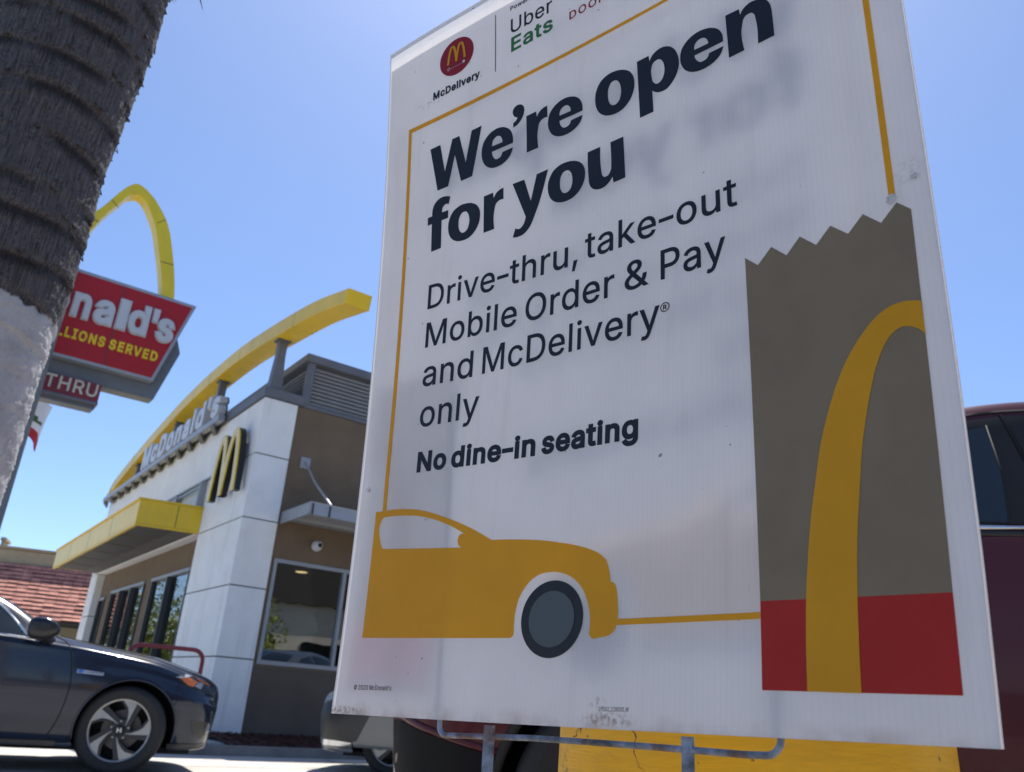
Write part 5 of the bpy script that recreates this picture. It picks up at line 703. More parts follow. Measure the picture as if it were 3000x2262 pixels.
# ---------------------------------------------------------------- vehicles
class Car:
    """body lofted along x (forward) from a table of half sections; y > 0 is the left side"""
    def __init__(s, table, axles, arch_r, nj=96, dx=0.022):
        T = np.array(table, float); T = T[np.argsort(T[:, 0])]
        s.axles, s.R = axles, arch_r
        xs = np.arange(T[0, 0], T[-1, 0] + 1e-6, dx); s.xs = np.append(xs, T[-1, 0]) if xs[-1] < T[-1, 0] - 1e-4 else xs
        def interp(col):
            X, Y = T[:, 0], T[:, col]; m = np.zeros(len(X)); d = np.diff(Y) / np.diff(X)
            for i in range(1, len(X) - 1): m[i] = 0 if d[i - 1] * d[i] <= 0 else 2 * d[i - 1] * d[i] / (d[i - 1] + d[i])
            m[0], m[-1] = d[0], d[-1]; i = np.clip(np.searchsorted(X, s.xs) - 1, 0, len(X) - 2); h = X[i + 1] - X[i]; t = (s.xs - X[i]) / h
            return (2 * t ** 3 - 3 * t ** 2 + 1) * Y[i] + (t ** 3 - 2 * t ** 2 + t) * h * m[i] + (-2 * t ** 3 + 3 * t ** 2) * Y[i + 1] + (t ** 3 - t ** 2) * h * m[i + 1]
        # columns: x, zb, wl, zl, wm, zm, ws, zs, wr, zr, zt
        zb, wl, zl, wm, zm, ws, zs, wr, zr, zt = [interp(c) for c in range(1, 11)]
        s.sec = []
        for i in range(len(s.xs)):
            c = [(0, zb[i]), (wl[i] * .6, zb[i]), (wl[i] - .03, zb[i]), (wl[i], zb[i] + .03), (wl[i] + (wm[i] - wl[i]) * .5, zl[i]), (wm[i], zm[i]), (ws[i] + .012, zs[i] - .07), (ws[i], zs[i]), (wr[i] + (ws[i] - wr[i]) * .5 + .012, (zr[i] + zs[i]) / 2), (wr[i], zr[i]), (wr[i] * .82, zr[i] + (zt[i] - zr[i]) * .55), (wr[i] * .45, zr[i] + (zt[i] - zr[i]) * .9), (0, zt[i])]
            s.sec.append(catmull(c, 14))
        s.sec = np.array(s.sec)                     # n x m x 2
        s.m = s.sec.shape[1]; s.j_lo, s.j_hi = 3 * 14, 9 * 14
    def idx(s, x): return np.clip(np.interp(x, s.xs, np.arange(len(s.xs))), 0, len(s.xs) - 1)
    def y_at(s, x, z):
        f = s.idx(x); i = int(f); k = f - i; j = min(i + 1, len(s.xs) - 1); c = s.sec[i] * (1 - k) + s.sec[j] * k
        seg = c[s.j_lo - 12:s.j_hi + 10]; zz = np.maximum.accumulate(seg[:, 1]); return float(np.interp(z, zz, seg[:, 0]))
    def z_at(s, x, y):
        f = s.idx(x); i = int(f); k = f - i; j = min(i + 1, len(s.xs) - 1); c = s.sec[i] * (1 - k) + s.sec[j] * k
        seg = c[s.j_hi - 8:][::-1]; return float(np.interp(abs(y), seg[:, 0], seg[:, 1]))
    def body(s, name, m, parent):
        n = len(s.xs); mb = MB(); V = np.zeros((2, n, s.m, 3))
        for q, sg in enumerate((1, -1)):
            V[q, :, :, 0] = s.xs[:, None]; V[q, :, :, 1] = s.sec[:, :, 0] * sg; V[q, :, :, 2] = s.sec[:, :, 1]
        keep = []
        for ax, az in s.axles:
            for q in (0, 1):
                P = V[q]; d = np.hypot(P[:, :, 0] - ax, P[:, :, 2] - az); side = (np.abs(P[:, :, 1]) > .45)
                mk = side & (np.abs(d - s.R) < .019) & (P[:, :, 2] < az + s.R + .02); k = np.where(mk, s.R / np.maximum(d, 1e-6), 1)
                P[:, :, 0] = ax + (P[:, :, 0] - ax) * k; P[:, :, 2] = az + (P[:, :, 2] - az) * k
        for q in (0, 1):
            P = V[q]; o = len(mb.v); mb.v += [tuple(p) for r_ in P for p in r_]
            C = (P[:-1, :-1] + P[1:, :-1] + P[:-1, 1:] + P[1:, 1:]) / 4; ok = np.ones(C.shape[:2], bool)
            for ax, az in s.axles: ok &= ~((np.hypot(C[:, :, 0] - ax, C[:, :, 2] - az) < s.R) & (np.abs(C[:, :, 1]) > .45))
            for i in range(n - 1):
                for j in range(s.m - 1):
                    if ok[i, j]:
                        f = (o + i * s.m + j, o + (i + 1) * s.m + j, o + (i + 1) * s.m + j + 1, o + i * s.m + j + 1)
                        mb.f.append(f if q == 0 else f[::-1]); mb.mi.append(0)
            for e in (0, n - 1):
                mb.f.append(tuple(o + e * s.m + j for j in range(s.m))); mb.mi.append(0)
        me = bpy.data.meshes.new(name); me.from_pydata(mb.v, [], mb.f)
        bm = bmesh.new(); bm.from_mesh(me); bmesh.ops.remove_doubles(bm, verts=bm.verts, dist=4e-4); bmesh.ops.recalc_face_normals(bm, faces=bm.faces); bm.to_mesh(me); bm.free()
        me.materials.append(m); me.shade_smooth(); me.set_sharp_from_angle(angle=R(38))
        o = bpy.data.objects.new(name, me); COL.objects.link(o); o.parent = parent; return o
    def patch(s, name, poly, sg, m, parent, off=.004, step=.05, smooth=60):
        """a panel following the side of the body, outlined in (x, z)"""
        v, f = fill([poly]); v, f = slice_grid(v, f, step); mb = MB()
        mb.add([(p[0], sg * (s.y_at(p[0], p[1]) + off), p[1]) for p in v], f); return build(name, mb, m, parent, smooth=smooth)
    def line(s, name, pts, sg, m, parent, r=.004, off=.0, closed=False, n=6):
        P = [(x, sg * (s.y_at(x, z) + off), z) for x, z in (catmull(pts, n, closed) if n > 1 else pts)]
        mb = MB(); mb.tube(P, r, 6, closed=closed); return build(name, mb, m, parent, smooth=60)
    def top_patch(s, name, poly, m, parent, off=.004, step=.06):
        v, f = fill([poly]); v, f = slice_grid(v, f, step); mb = MB(); mb.add([(p[0], p[1], s.z_at(p[0], p[1]) + off) for p in v], f); return build(name, mb, m, parent, smooth=60)

def paint(name, col, flake=0.0, rough=.32):
    m = mat(name, col, rough, metal=flake, var=0.05, scale=2, coat=1.0, spec=.5)
    return m
m_tyre = mat('tyre_rubber', (0.014, 0.014, 0.015), 0.72, var=.2, scale=30, bump=.15, bscale=160)
m_alloy = mat('machined_alloy', (0.29, 0.285, 0.28), 0.4, metal=.7, var=.05, scale=20)
m_alloyd = mat('dark_alloy', (0.022, 0.024, 0.028), 0.4, metal=.3)
m_disc = mat('brake_steel', (0.10, 0.09, 0.085), 0.5, metal=.5)
m_blackp = mat('black_plastic', (0.012, 0.012, 0.013), 0.38, var=.1, scale=20)
m_mattep = mat('matte_black_trim', (0.026, 0.025, 0.025), 0.65, spec=.2, var=.12, scale=6)
m_chrome = mat('bright_trim', (0.60, 0.61, 0.63), 0.18, metal=.9, var=.03)
m_well = mat('wheel_well', (0.008, 0.008, 0.008), 0.9)
m_cglass = mat('car_glass', (0.012, 0.016, 0.016), 0.04, var=.1, scale=1, spec=.8)
m_amber = mat('amber_lens', (0.55, 0.13, 0.01), 0.12, coat=.6, var=.1, scale=30); m_lens = mat('clear_lens', (0.24, 0.25, 0.26), 0.08, coat=1.0, var=.12, scale=12)

def wheel(parent, x, y, z, sg, r_out, r_rim, wdt=.215, steer=0.0, spokes='swirl'):
    """sg: +1 when the outer face looks to +y"""
    w_ = bpy.data.objects.new('wheel', None); COL.objects.link(w_); w_.parent = parent; w_.location = (x, y, z); w_.rotation_euler = (0, 0, steer)
    F = lambda a, b, d: (a, sg * d, b)
    mb = MB(); h = wdt / 2; k = r_out - r_rim
    prof = [(r_rim - .006, -h + .01), (r_rim + .02, -h), (r_out - .03, -h - .004), (r_out - .008, -h + .02), (r_out, -h + .045), (r_out, h - .045), (r_out - .008, h - .02), (r_out - .03, h + .004), (r_rim + k * .5, h + .008), (r_rim + .018, h), (r_rim - .006, h - .012)]
    mb.lathe(prof, F, 72); ty = build('tyre', mb, m_tyre, w_, smooth=50)
    rim = MB(); rim.lathe([(r_rim - .008, -h + .02), (r_rim - .02, 0), (r_rim - .016, h - .03)], F, 60)
    rm = build('rim', rim, m_alloyd, w_, smooth=50)
    lip = MB(); lip.lathe([(r_rim - .016, h - .03), (r_rim - .012, h - .012), (r_rim - .001, h - .008), (r_rim + .001, h - .016)], F, 72); build('rim_lip', lip, m_alloy, rm, smooth=50)
    dk = MB(); dk.lathe([(.0, h - .11), (r_rim * .64, h - .11), (r_rim * .64, h - .125), (.05, h - .125)], F, 40); build('brake_disc', dk, m_disc, w_)
    bk = MB(); bk.lathe([(.0, h - .15), (r_rim - .015, h - .15)], F, 40); build('backing_plate', bk, m_well, w_)
    pol = lambda q: (r_rim * q[0] * math.cos(R(q[1])), r_rim * q[0] * math.sin(R(q[1])))
    f_ = MB(); dkm = MB()
    for i in range(5):
        o = 72 * i + (0 if spokes == 'swirl' else 30)
        A_ = [(.21, 40), (.46, 57), (.72, 63), (.965, 66), (.965, 80), (.965, 95), (.74, 80), (.60, 73.5), (.40, 62), (.24, 50)]
        B2 = [(.20, 18), (.30, 16), (.60, 46), (.80, 52), (.965, 54), (.965, 67), (.72, 63.5), (.46, 57.5), (.21, 41)]
        C2 = [(.24, 49), (.40, 61.5), (.60, 73), (.74, 79.5), (.965, 94.5), (.965, 100), (.72, 88), (.55, 80), (.36, 68), (.22, 58)]
        P = lambda L: [(pol((a, b + o))[0] * (-sg), pol((a, b + o))[1]) if False else pol((a, b + o)) for a, b in L]
        f_.prism(P(A_), F, h - .050, h - .014); dkm.prism(P(B2), F, h - .060, h - .028); dkm.prism(P(C2), F, h - .060, h - .026)
    build('spoke_face', f_, m_alloy, rm, bevel=.0025); build('spoke_side', dkm, m_alloyd, rm, bevel=.002)
    hub = MB(); hub.lathe([(0, h - .008), (.022, h - .008), (.03, h - .011), (.034, h - .016), (.034, h - .05)], F, 30); hub.lathe([(0, h - .040), (r_rim * .34, h - .040), (r_rim * .36, h - .06)], F, 30); hc = build('hub_cap', hub, m_alloyd, rm, smooth=40)
    em = MB()
    for x0, x1, z0, z1 in ((-.016, -.009, -.016, .016), (.009, .016, -.016, .016), (-.009, .009, -.0035, .0035)): em.prism([(x0, z0), (x1, z0), (x1, z1), (x0, z1)], F, h - .009, h - .006)
    if spokes == 'swirl': build('emblem', em, m_chrome, hc)
    nut = MB()
    for i in range(5): a = R(72 * i + 18); nut.lathe([(0, h - .022), (.007, h - .022), (.010, h - .026), (.010, h - .05)], lambda p, q, d: F(p + r_rim * .285 * math.cos(a), q + r_rim * .285 * math.sin(a), d), 10)
    build('wheel_nuts', nut, m_alloy, rm)
    return w_
def wells(car, parent, W_, y_in=.50):
    for ax, az in car.axles:
        for sg in (1, -1):
            mb = MB(); rows = []
            for t in np.linspace(-.35, math.pi + .35, 30):
                c, s_ = math.cos(t), math.sin(t); x, z = ax + car.R * c, max(az + car.R * s_, .12); yo = car.y_at(x, z) - .004
                rows.append([(x, sg * yo, z), (x, sg * y_in, z)])
            mb.grid(rows); mb.add([(ax, sg * y_in, az)] + [r_[1] for r_ in rows], [(0, i + 1, i + 2) for i in range(29)])
            build('wheel_arch_liner', mb, m_well, parent)
def arch_lip(car, parent, m, r=.008, ext=.2):
    for ax, az in car.axles:
        for sg in (1, -1):
            P = [(ax + (car.R + .002) * math.cos(t), 0, az + (car.R + .002) * math.sin(t)) for t in np.linspace(-ext, math.pi + ext, 40)]
            P = [(x, sg * (car.y_at(x, z) - .002), z) for x, _, z in P if z > .2]
            mb = MB(); mb.tube(P, r, 8); build('arch_lip', mb, m, parent, smooth=60)

# ---- dark blue sedan -------------------------------------------------------
TH = R(28); axv = np.array([math.cos(TH), math.sin(TH)]); nv = np.array([math.sin(TH), -math.cos(TH)])
O_ = np.array([-2.728, 6.791]) + axv * (-.046) - nv * .87
sedan = thing('blue_sedan', 'dark blue hybrid sedan with swirling five spoke alloy wheel at the left edge', 'car', (O_[0], O_[1], 0), TH)
# x, zb, wl, zl, wm, zm, ws, zs, wr, zr, zt
T1 = [(.76, .34, .30, .42, .42, .50, .40, .56, .34, .60, .62), (.735, .24, .42, .36, .55, .50, .52, .60, .46, .645, .665), (.68, .20, .58, .33, .695, .50, .655, .63, .58, .69, .715), (.58, .19, .70, .33, .795, .52, .755, .665, .66, .735, .765), (.40, .185, .78, .33, .868, .55, .83, .72, .72, .785, .815), (.15, .185, .82, .33, .893, .57, .865, .79, .75, .852, .882),
      (-.15, .185, .83, .33, .900, .58, .875, .835, .76, .892, .922), (-.42, .185, .83, .33, .902, .58, .88, .868, .755, .925, .955), (-.60, .185, .83, .33, .903, .58, .882, .88, .74, .955, .985), (-.72, .185, .83, .33, .903, .58, .883, .888, .715, 1.03, 1.055), (-.95, .185, .83, .33, .903, .58, .884, .905, .665, 1.155, 1.18), (-1.2, .185, .83, .33, .903, .58, .884, .925, .62, 1.255, 1.285),
      (-1.5, .185, .83, .33, .903, .58, .883, .94, .585, 1.33, 1.37), (-1.9, .185, .83, .33, .90, .58, .88, .955, .57, 1.355, 1.40), (-2.4, .185, .83, .33, .898, .58, .875, .965, .565, 1.325, 1.375), (-2.8, .19, .82, .33, .893, .58, .868, .975, .58, 1.225, 1.28), (-3.15, .21, .79, .34, .87, .59, .84, .98, .62, 1.09, 1.14), (-3.42, .24, .74, .36, .83, .60, .79, .96, .66, 1.03, 1.06), (-3.62, .28, .66, .40, .76, .61, .72, .90, .64, .97, 1.0), (-3.70, .36, .58, .46, .68, .61, .64, .82, .58, .88, .90)]
c1 = Car(T1, [(.03, .318), (-2.70, .318)], .360)
m_blue = paint('dark_blue_paint', (0.010, 0.0155, 0.032), .10, .18); nodes_of(m_blue)[2].inputs['Coat Weight'].default_value = .45; nodes_of(m_blue)[2].inputs['Specular IOR Level'].default_value = .3
c1.body('body', m_blue, sedan); wells(c1, sedan, .9); arch_lip(c1, sedan, m_blue, .009)
for x, st in ((.012, R(-13)), (-2.70, 0)):
    for sg in (1, -1): wheel(sedan, x, sg * .775, .318, sg, .318, .222, steer=st)
for sg in (1, -1):
    win = [(-.80, .925), (-.86, 1.00), (-1.02, 1.135), (-1.22, 1.228), (-1.50, 1.295), (-1.62, 1.308), (-1.64, .975)]
    c1.patch('side_window', win, sg, m_cglass, sedan, .005)
    win2 = [(-1.70, .975), (-1.68, 1.312), (-2.05, 1.318), (-2.40, 1.285), (-2.66, 1.20), (-2.80, 1.08), (-2.72, 1.0)]
    c1.patch('side_window', win2, sg, m_cglass, sedan, .005)
    c1.line('window_trim', [(-.78, .93), (-.87, 1.02), (-1.02, 1.145), (-1.22, 1.238), (-1.50, 1.305), (-1.9, 1.335), (-2.4, 1.295), (-2.68, 1.205)], sg, m_chrome, sedan, .009, .004)
    c1.line('belt_trim', [(-.72, .908), (-1.2, .942), (-1.8, .975), (-2.4, .99), (-2.72, 1.0)], sg, m_chrome, sedan, .010, .004)
    door = c1.line('door_seam', [(-.60, .955), (-.50, .90), (-.45, .79), (-.425, .66), (-.42, .55), (-.44, .40), (-.485, .27), (-.55, .225), (-1.0, .215), (-1.60, .215)], sg, m_well, sedan, .0055, -.0022)
    c1.line('door_seam', [(-1.665, .96), (-1.66, .60), (-1.63, .30), (-1.60, .215)], sg, m_well, sedan, .0055, -.0022); c1.line('door_seam', [(-2.76, .99), (-2.60, .72), (-2.36, .55), (-2.25, .30), (-2.1, .215), (-1.62, .215)], sg, m_well, sedan, .0055, -.0022)
    c1.line('bumper_seam', [(.335, .50), (.36, .56), (.345, .62), (.36, .70)], sg, m_well, sedan, .004, -.0016)
    for xh in (-1.42, -2.30): 
        mb = MB(); mb.tube([(xh, sg * (c1.y_at(xh, .80) + .01), .80), (xh - .04, sg * (c1.y_at(xh, .80) + .03), .803), (xh - .17, sg * (c1.y_at(xh - .2, .80) + .03), .808), (xh - .21, sg * (c1.y_at(xh - .2, .80) + .01), .81)], .012, 8); build('door_handle', mb, m_blue, sedan, smooth=60)
    c1.patch('sill_trim', [(-.42, .19), (-.42, .225), (-2.26, .225), (-2.26, .19)], sg, m_blackp, sedan, .006)
    hl = c1.patch('headlight', [(.315, .722), (.40, .752), (.52, .722), (.64, .668), (.70, .64), (.695, .60), (.62, .612), (.47, .645), (.38, .672)], sg, m_blackp, sedan, .004)
    c1.patch('amber_reflector', [(.355, .715), (.42, .728), (.505, .698), (.47, .660), (.425, .668)], sg, m_amber, hl, .008); c1.patch('clear_lens', [(.315, .722), (.40, .752), (.45, .742), (.42, .731), (.355, .718)], sg, m_lens, hl, .008); c1.patch('clear_lens', [(.48, .665), (.515, .70), (.555, .690), (.535, .645)], sg, m_lens, hl, .008); c1.patch('amber_reflector', [(.45, .745), (.53, .72), (.61, .685), (.60, .675), (.52, .705)], sg, m_amber, hl, .009)
    fog = c1.patch('fog_lamp_recess', [(.50, .41), (.66, .40), (.715, .46), (.70, .34), (.62, .27), (.55, .30)], sg, m_blackp, sedan, .003); mb = MB(); mb.lathe([(0, .012), (.034, .012), (.04, 0)], lambda a, b, d: (.66 + a * .6, sg * (c1.y_at(.66, .35) + d), .36 + b), 20); build('fog_lamp', mb, m_lens, fog, smooth=60)
    c1.patch('bumper_lip', [(.36, .20), (.36, .235), (.60, .235), (.70, .25), (.70, .215), (.58, .20)], sg, m_blackp, sedan, .008)
    # door mirror
    yb = c1.y_at(-.68, .93); mb = MB(); rows = []
    sp_ = lambda a: (abs(math.cos(a)) ** .5 * np.sign(math.cos(a)), abs(math.sin(a)) ** .55 * np.sign(math.sin(a)))
    for t, cx, cz, rx_, rz_ in ((0, -.685, .965, .03, .03), (.03, -.685, .968, .075, .055), (.12, -.695, .975, .100, .070), (.5, -.70, .983, .108, .077), (.85, -.705, .990, .104, .074), (.97, -.707, .992, .088, .060), (1.0, -.707, .993, .05, .03)):
        ring_ = []
        for a in np.linspace(0, 2 * math.pi, 33)[:-1]:
            u_, v_ = sp_(a); fx = 1.0 if u_ < 0 else .80 + .2 * (1 - abs(v_)); ring_.append((cx + rx_ * u_ * fx + .02, sg * (yb + .05 + .19 * t), cz + rz_ * v_ * (1 if u_ < 0 else 1 - .30 * u_)))
        rows.append(ring_)
    mb.grid(rows, True); mb.add(rows[0], [tuple(range(32))]); mb.add(rows[-1], [tuple(range(31, -1, -1))]); mb.mi = [1 if sum(mb.v[i][2] for i in f) / len(f) > 1.030 else 0 for f in mb.f]
    mir = build('door_mirror', mb, [m_blackp, m_blue], sedan, smooth=60)
    mb = MB(); mb.tube([(-.62, sg * (yb - .01), .905), (-.66, sg * (yb + .05), .925), (-.69, sg * (yb + .10), .945)], [.04, .032, .04], 12); build('mirror_arm', mb, m_blackp, mir, smooth=60)
    mb = MB(); mb.add([(-.62, sg * (yb + .008), .885), (-.80, sg * (c1.y_at(-.8, .92) + .006), .915), (-.82, sg * (c1.y_at(-.82, .96) + .006), .96), (-.70, sg * (yb + .002), .935)], [(0, 1, 2, 3)]); build('mirror_base', mb, m_blackp, mir)
    # fender badge
    v, f = fill([[(-.395, .700), (-.21, .692), (-.208, .715), (-.393, .726)]]); mb = MB(); mb.add([(p[0], sg * (c1.y_at(p[0], p[1]) + .004), p[1]) for p in v], f); bd = build('fender_badge', mb, mat('silver_badge', (.45, .48, .55), .25, metal=.5), sedan)
    v, f = fill([[(-.388, .703), (-.352, .702), (-.352, .722), (-.388, .723)]]); mb = MB(); mb.add([(p[0], sg * (c1.y_at(p[0], p[1]) + .0055), p[1]) for p in v], f); build('badge_mark', mb, mat('blue_badge', (.02, .12, .5), .3), bd)
    v, f = text_mesh("HYBRID", -.345, -.215, .703, .012, bold=.01); mb = MB(); mb.add([(p[0] if sg < 0 else -.56 - p[0], sg * (c1.y_at(p[0], p[1]) + .006), p[1]) for p in v], f); build('badge_lettering', mb, m_blackp, bd)
c1.top_patch('windscreen', [(-.66, -.62), (-.62, -.3), (-.60, 0), (-.62, .3), (-.66, .62), (-1.22, .50), (-1.32, .25), (-1.34, 0), (-1.32, -.25), (-1.22, -.50)], m_cglass, sedan); c1.top_patch('rear_window', [(-2.66, -.46), (-2.60, 0), (-2.66, .46), (-3.12, .52), (-3.16, 0), (-3.12, -.52)], m_cglass, sedan)
for sg in (1, -1):
    P = [(x, sg * y, c1.z_at(x, y) - .0015) for x, y in catmull([(-.56, .66), (-.3, .69), (.0, .675), (.3, .62), (.52, .52), (.60, .36)], 5)]; mb = MB(); mb.tube(P, .005, 6); build('bonnet_seam', mb, m_well, sedan)
mb = MB(); mb.box(-.0, .02, -.26, .26, .40, .52); mb.box(0, .02, -.20, .20, .60, .64); o = build('grille', mb, m_blackp, sedan, bevel=.004); o.location = (.745, 0, 0)
mb = MB(); mb.box(-3.3, .55, -.70, .70, .16, .20); build('underbody', mb, m_well, sedan)
for sg in (1, -1): c1.patch('tail_light', [(-3.30, .86), (-3.60, .84), (-3.64, .76), (-3.50, .74), (-3.30, .80)], sg, mat('red_lens', (.3, .01, .01), .15, coat=.8), sedan, .005)

# ---- maroon utility vehicle right behind the board -------------------------
hs = np.array([-.991, .134]); ls = np.array([-.134, -.991]); hs = hs / np.linalg.norm(hs); ls = ls / np.linalg.norm(ls)
O2 = np.array([1.665, 2.721]) + hs * 1.22 - ls * .965
suv = thing('maroon_utility_vehicle', 'maroon sport utility vehicle with matte black pillars close behind the board', 'car', (O2[0], O2[1], 0), math.atan2(hs[1], hs[0]))
T2 = [(.90, .50, .35, .58, .48, .66, .46, .82, .40, .92, .95), (.875, .40, .50, .52, .62, .68, .60, .88, .54, 1.0, 1.03), (.81, .33, .66, .48, .765, .70, .74, .93, .66, 1.06, 1.09), (.70, .30, .80, .46, .875, .72, .84, .97, .74, 1.10, 1.13), (.50, .29, .89, .45, .945, .74, .915, 1.02, .80, 1.13, 1.17), (.1, .29, .90, .45, .965, .76, .945, 1.11, .82, 1.18, 1.22), (-.4, .29, .90, .45, .968, .78, .952, 1.22, .82, 1.24, 1.28), (-.62, .29, .90, .45, .968, .78, .954, 1.27, .80, 1.30, 1.33),
      (-.9, .29, .90, .45, .968, .78, .955, 1.31, .76, 1.63, 1.67), (-1.12, .29, .90, .45, .968, .78, .956, 1.33, .74, 1.80, 1.84), (-1.30, .29, .90, .45, .968, .78, .956, 1.34, .735, 1.862, 1.90), (-1.55, .29, .90, .45, .968, .78, .956, 1.342, .73, 1.895, 1.935), (-1.9, .29, .90, .45, .968, .78, .956, 1.345, .725, 1.91, 1.96), (-2.6, .29, .90, .45, .966, .78, .953, 1.35, .72, 1.90, 1.95), (-3.3, .30, .88, .46, .955, .78, .94, 1.35, .71, 1.84, 1.89), (-3.7, .34, .84, .48, .92, .78, .90, 1.33, .70, 1.66, 1.72), (-3.85, .42, .76, .54, .86, .78, .83, 1.22, .68, 1.35, 1.40)]
c2 = Car(T2, [(0, .375), (-2.90, .375)], .435, dx=.02)
m_mar = paint('maroon_paint', (0.062, 0.0045, 0.012), .0, .40); nodes_of(m_mar)[2].inputs['Coat Weight'].default_value = .25; nodes_of(m_mar)[2].inputs['Specular IOR Level'].default_value = .2
c2.body('body', m_mar, suv); wells(c2, suv, .96); arch_lip(c2, suv, m_mattep, .018)
for x in (0, -2.90):
    for sg in (1, -1): wheel(suv, x, sg * .835, .375, sg, .375, .235, .235, spokes='plain')
for sg in (1, -1):
    # applied black window surround with the front and rear door glass let into it
    c2.patch('pillar_trim', [(-.62, 1.30), (-.95, 1.62), (-1.12, 1.735), (-1.27, 1.802), (-1.395, 1.826), (-1.418, 1.60), (-1.432, 1.372), (-.70, 1.335)], sg, m_mattep, suv, .006, .04)
    c2.patch('pillar_trim', [(-1.412, 1.829), (-1.436, 1.60), (-1.450, 1.374), (-2.42, 1.385), (-2.42, 1.85), (-1.9, 1.853)], sg, m_mattep, suv, .006, .04)
    c2.patch('side_window', [(-.78, 1.36), (-1.0, 1.59), (-1.14, 1.70), (-1.25, 1.757), (-1.335, 1.78), (-1.325, 1.56), (-1.29, 1.372)], sg, m_cglass, suv, .0085, .04)
    c2.line('window_rubber', [(-.78, 1.36), (-1.0, 1.59), (-1.14, 1.70), (-1.25, 1.757), (-1.335, 1.78), (-1.325, 1.56), (-1.29, 1.372)], sg, m_mattep, suv, .0045, .007, n=1)
    c2.patch('side_window', [(-1.60, 1.40), (-1.53, 1.79), (-1.9, 1.81), (-2.36, 1.81), (-2.36, 1.40)], sg, m_cglass, suv, .009, .04)
    c2.patch('side_window', [(-2.50, 1.40), (-2.50, 1.81), (-3.1, 1.78), (-3.38, 1.68), (-3.45, 1.42)], sg, m_cglass, suv, .006, .04)
    c2.line('belt_trim', [(-.55, 1.318), (-.8, 1.335), (-1.3, 1.352), (-1.9, 1.362), (-2.5, 1.37), (-3.4, 1.385)], sg, m_chrome, suv, .008, .006)
    c2.line('belt_seal', [(-.55, 1.297), (-.8, 1.314), (-1.3, 1.330), (-1.9, 1.340), (-2.5, 1.348), (-3.4, 1.363)], sg, m_blackp, suv, .010, .004)
    c2.line('roof_gutter', [(-.60, 1.315), (-.93, 1.635), (-1.12, 1.757), (-1.27, 1.826), (-1.5, 1.858), (-1.9, 1.873), (-2.6, 1.868), (-3.3, 1.80)], sg, m_well, suv, .008, -.003)
    c2.line('door_seam', [(-1.403, 1.835), (-1.427, 1.60), (-1.441, 1.36), (-1.46, .95), (-1.46, .42)], sg, m_well, suv, .007, .002); c2.line('door_seam', [(-.50, 1.29), (-.52, .9), (-.50, .5), (-.55, .40), (-1.44, .40), (-2.40, .40), (-2.44, .7), (-2.46, 1.37)], sg, m_well, suv, .006, -.002)
    c2.line('bumper_crease', [(.86, .64), (.70, .585), (.55, .55), (.42, .525)], sg, m_mar, suv, .012, .0); c2.patch('bumper_skirt', [(.85, .46), (.85, .60), (.80, .595), (.66, .56), (.43, .51), (.42, .33), (.70, .30), (.80, .35)], sg, mat('rough_black_skirt', (.010, .010, .010), .8, spec=.15), suv, .008)
    for xh in (-.95, -2.2):
        mb = MB(); mb.tube([(xh, sg * (c2.y_at(xh, 1.15) + .01), 1.15), (xh - .03, sg * (c2.y_at(xh, 1.15) + .04), 1.15), (xh - .19, sg * (c2.y_at(xh, 1.15) + .04), 1.155), (xh - .22, sg * (c2.y_at(xh, 1.15) + .01), 1.155)], .013, 8); build('door_handle', mb, m_mar, suv, smooth=60)
    c2.patch('headlight', [(.45, .98), (.70, .95), (.80, .90), (.80, .80), (.66, .82), (.48, .90)], sg, m_lens, suv, .006)
    ym = c2.y_at(-.74, 1.36); mb = MB(); rows = []
    for t, k in ((0, .3), (.03, .75), (.12, .95), (.5, 1), (.85, .95), (.97, .8), (1, .45)): rows.append([(-.70 + .10 * k * sp_(a)[0], sg * (ym + .06 + .21 * t), 1.445 + .105 * k * sp_(a)[1]) for a in np.linspace(0, 2 * math.pi, 33)[:-1]])
    mb.grid(rows, True); mb.add(rows[0], [tuple(range(32))]); mb.add(rows[-1], [tuple(range(31, -1, -1))]); mr_ = build('door_mirror', mb, m_blackp, suv, smooth=60)
    mb = MB(); mb.tube([(-.74, sg * (ym - .02), 1.345), (-.72, sg * (ym + .05), 1.365), (-.70, sg * (ym + .11), 1.39)], [.05, .04, .045], 12); build('mirror_arm', mb, m_blackp, mr_, smooth=60)
    c2.patch('tail_light', [(-3.62, 1.25), (-3.62, .95), (-3.78, .95), (-3.80, 1.2)], sg, MATS['red_lens'], suv, .006)
c2.top_patch('windscreen', [(-.68, -.70), (-.62, 0), (-.68, .70), (-1.18, .60), (-1.22, 0), (-1.18, -.60)], m_cglass, suv)
mb = MB(); mb.box(.86, .905, -.40, .40, .66, .86); build('grille', mb, m_blackp, suv, bevel=.01); mb = MB(); mb.box(-3.4, .6, -.75, .75, .27, .31); build('underbody', mb, m_well, suv)

# ---- silver car mostly behind the board -------------------------------------
h3 = np.array([-1, .1]) / math.hypot(1, .1); O3 = np.array([-.90, 8.30]) + np.array([.0995, .995]) * .80
silver = thing('grey_car', 'slate grey car with darker bumper and bright lower lip half hidden behind the board', 'car', (O3[0], O3[1], 0), math.atan2(h3[1], h3[0]))
T3 = [(x + .02 if x > 0 else x, zb, wl, zl, wm, zm, ws, zs, wr, zr, zt) for (x, zb, wl, zl, wm, zm, ws, zs, wr, zr, zt) in T1]
c3 = Car(T3, [(0, .318), (-2.70, .318)], .358)
m_sil = paint('slate_grey_paint', (0.075, 0.088, 0.10), .2, .35); c3.body('body', m_sil, silver); wells(c3, silver, .9); arch_lip(c3, silver, m_sil)
for x in (0, -2.70):
    for sg in (1, -1): wheel(silver, x - .03, sg * .63, .318, sg, .318, .222, spokes='plain')
m_dbump = mat('dark_grey_bumper', (0.014, 0.016, 0.020), .5, coat=.1)
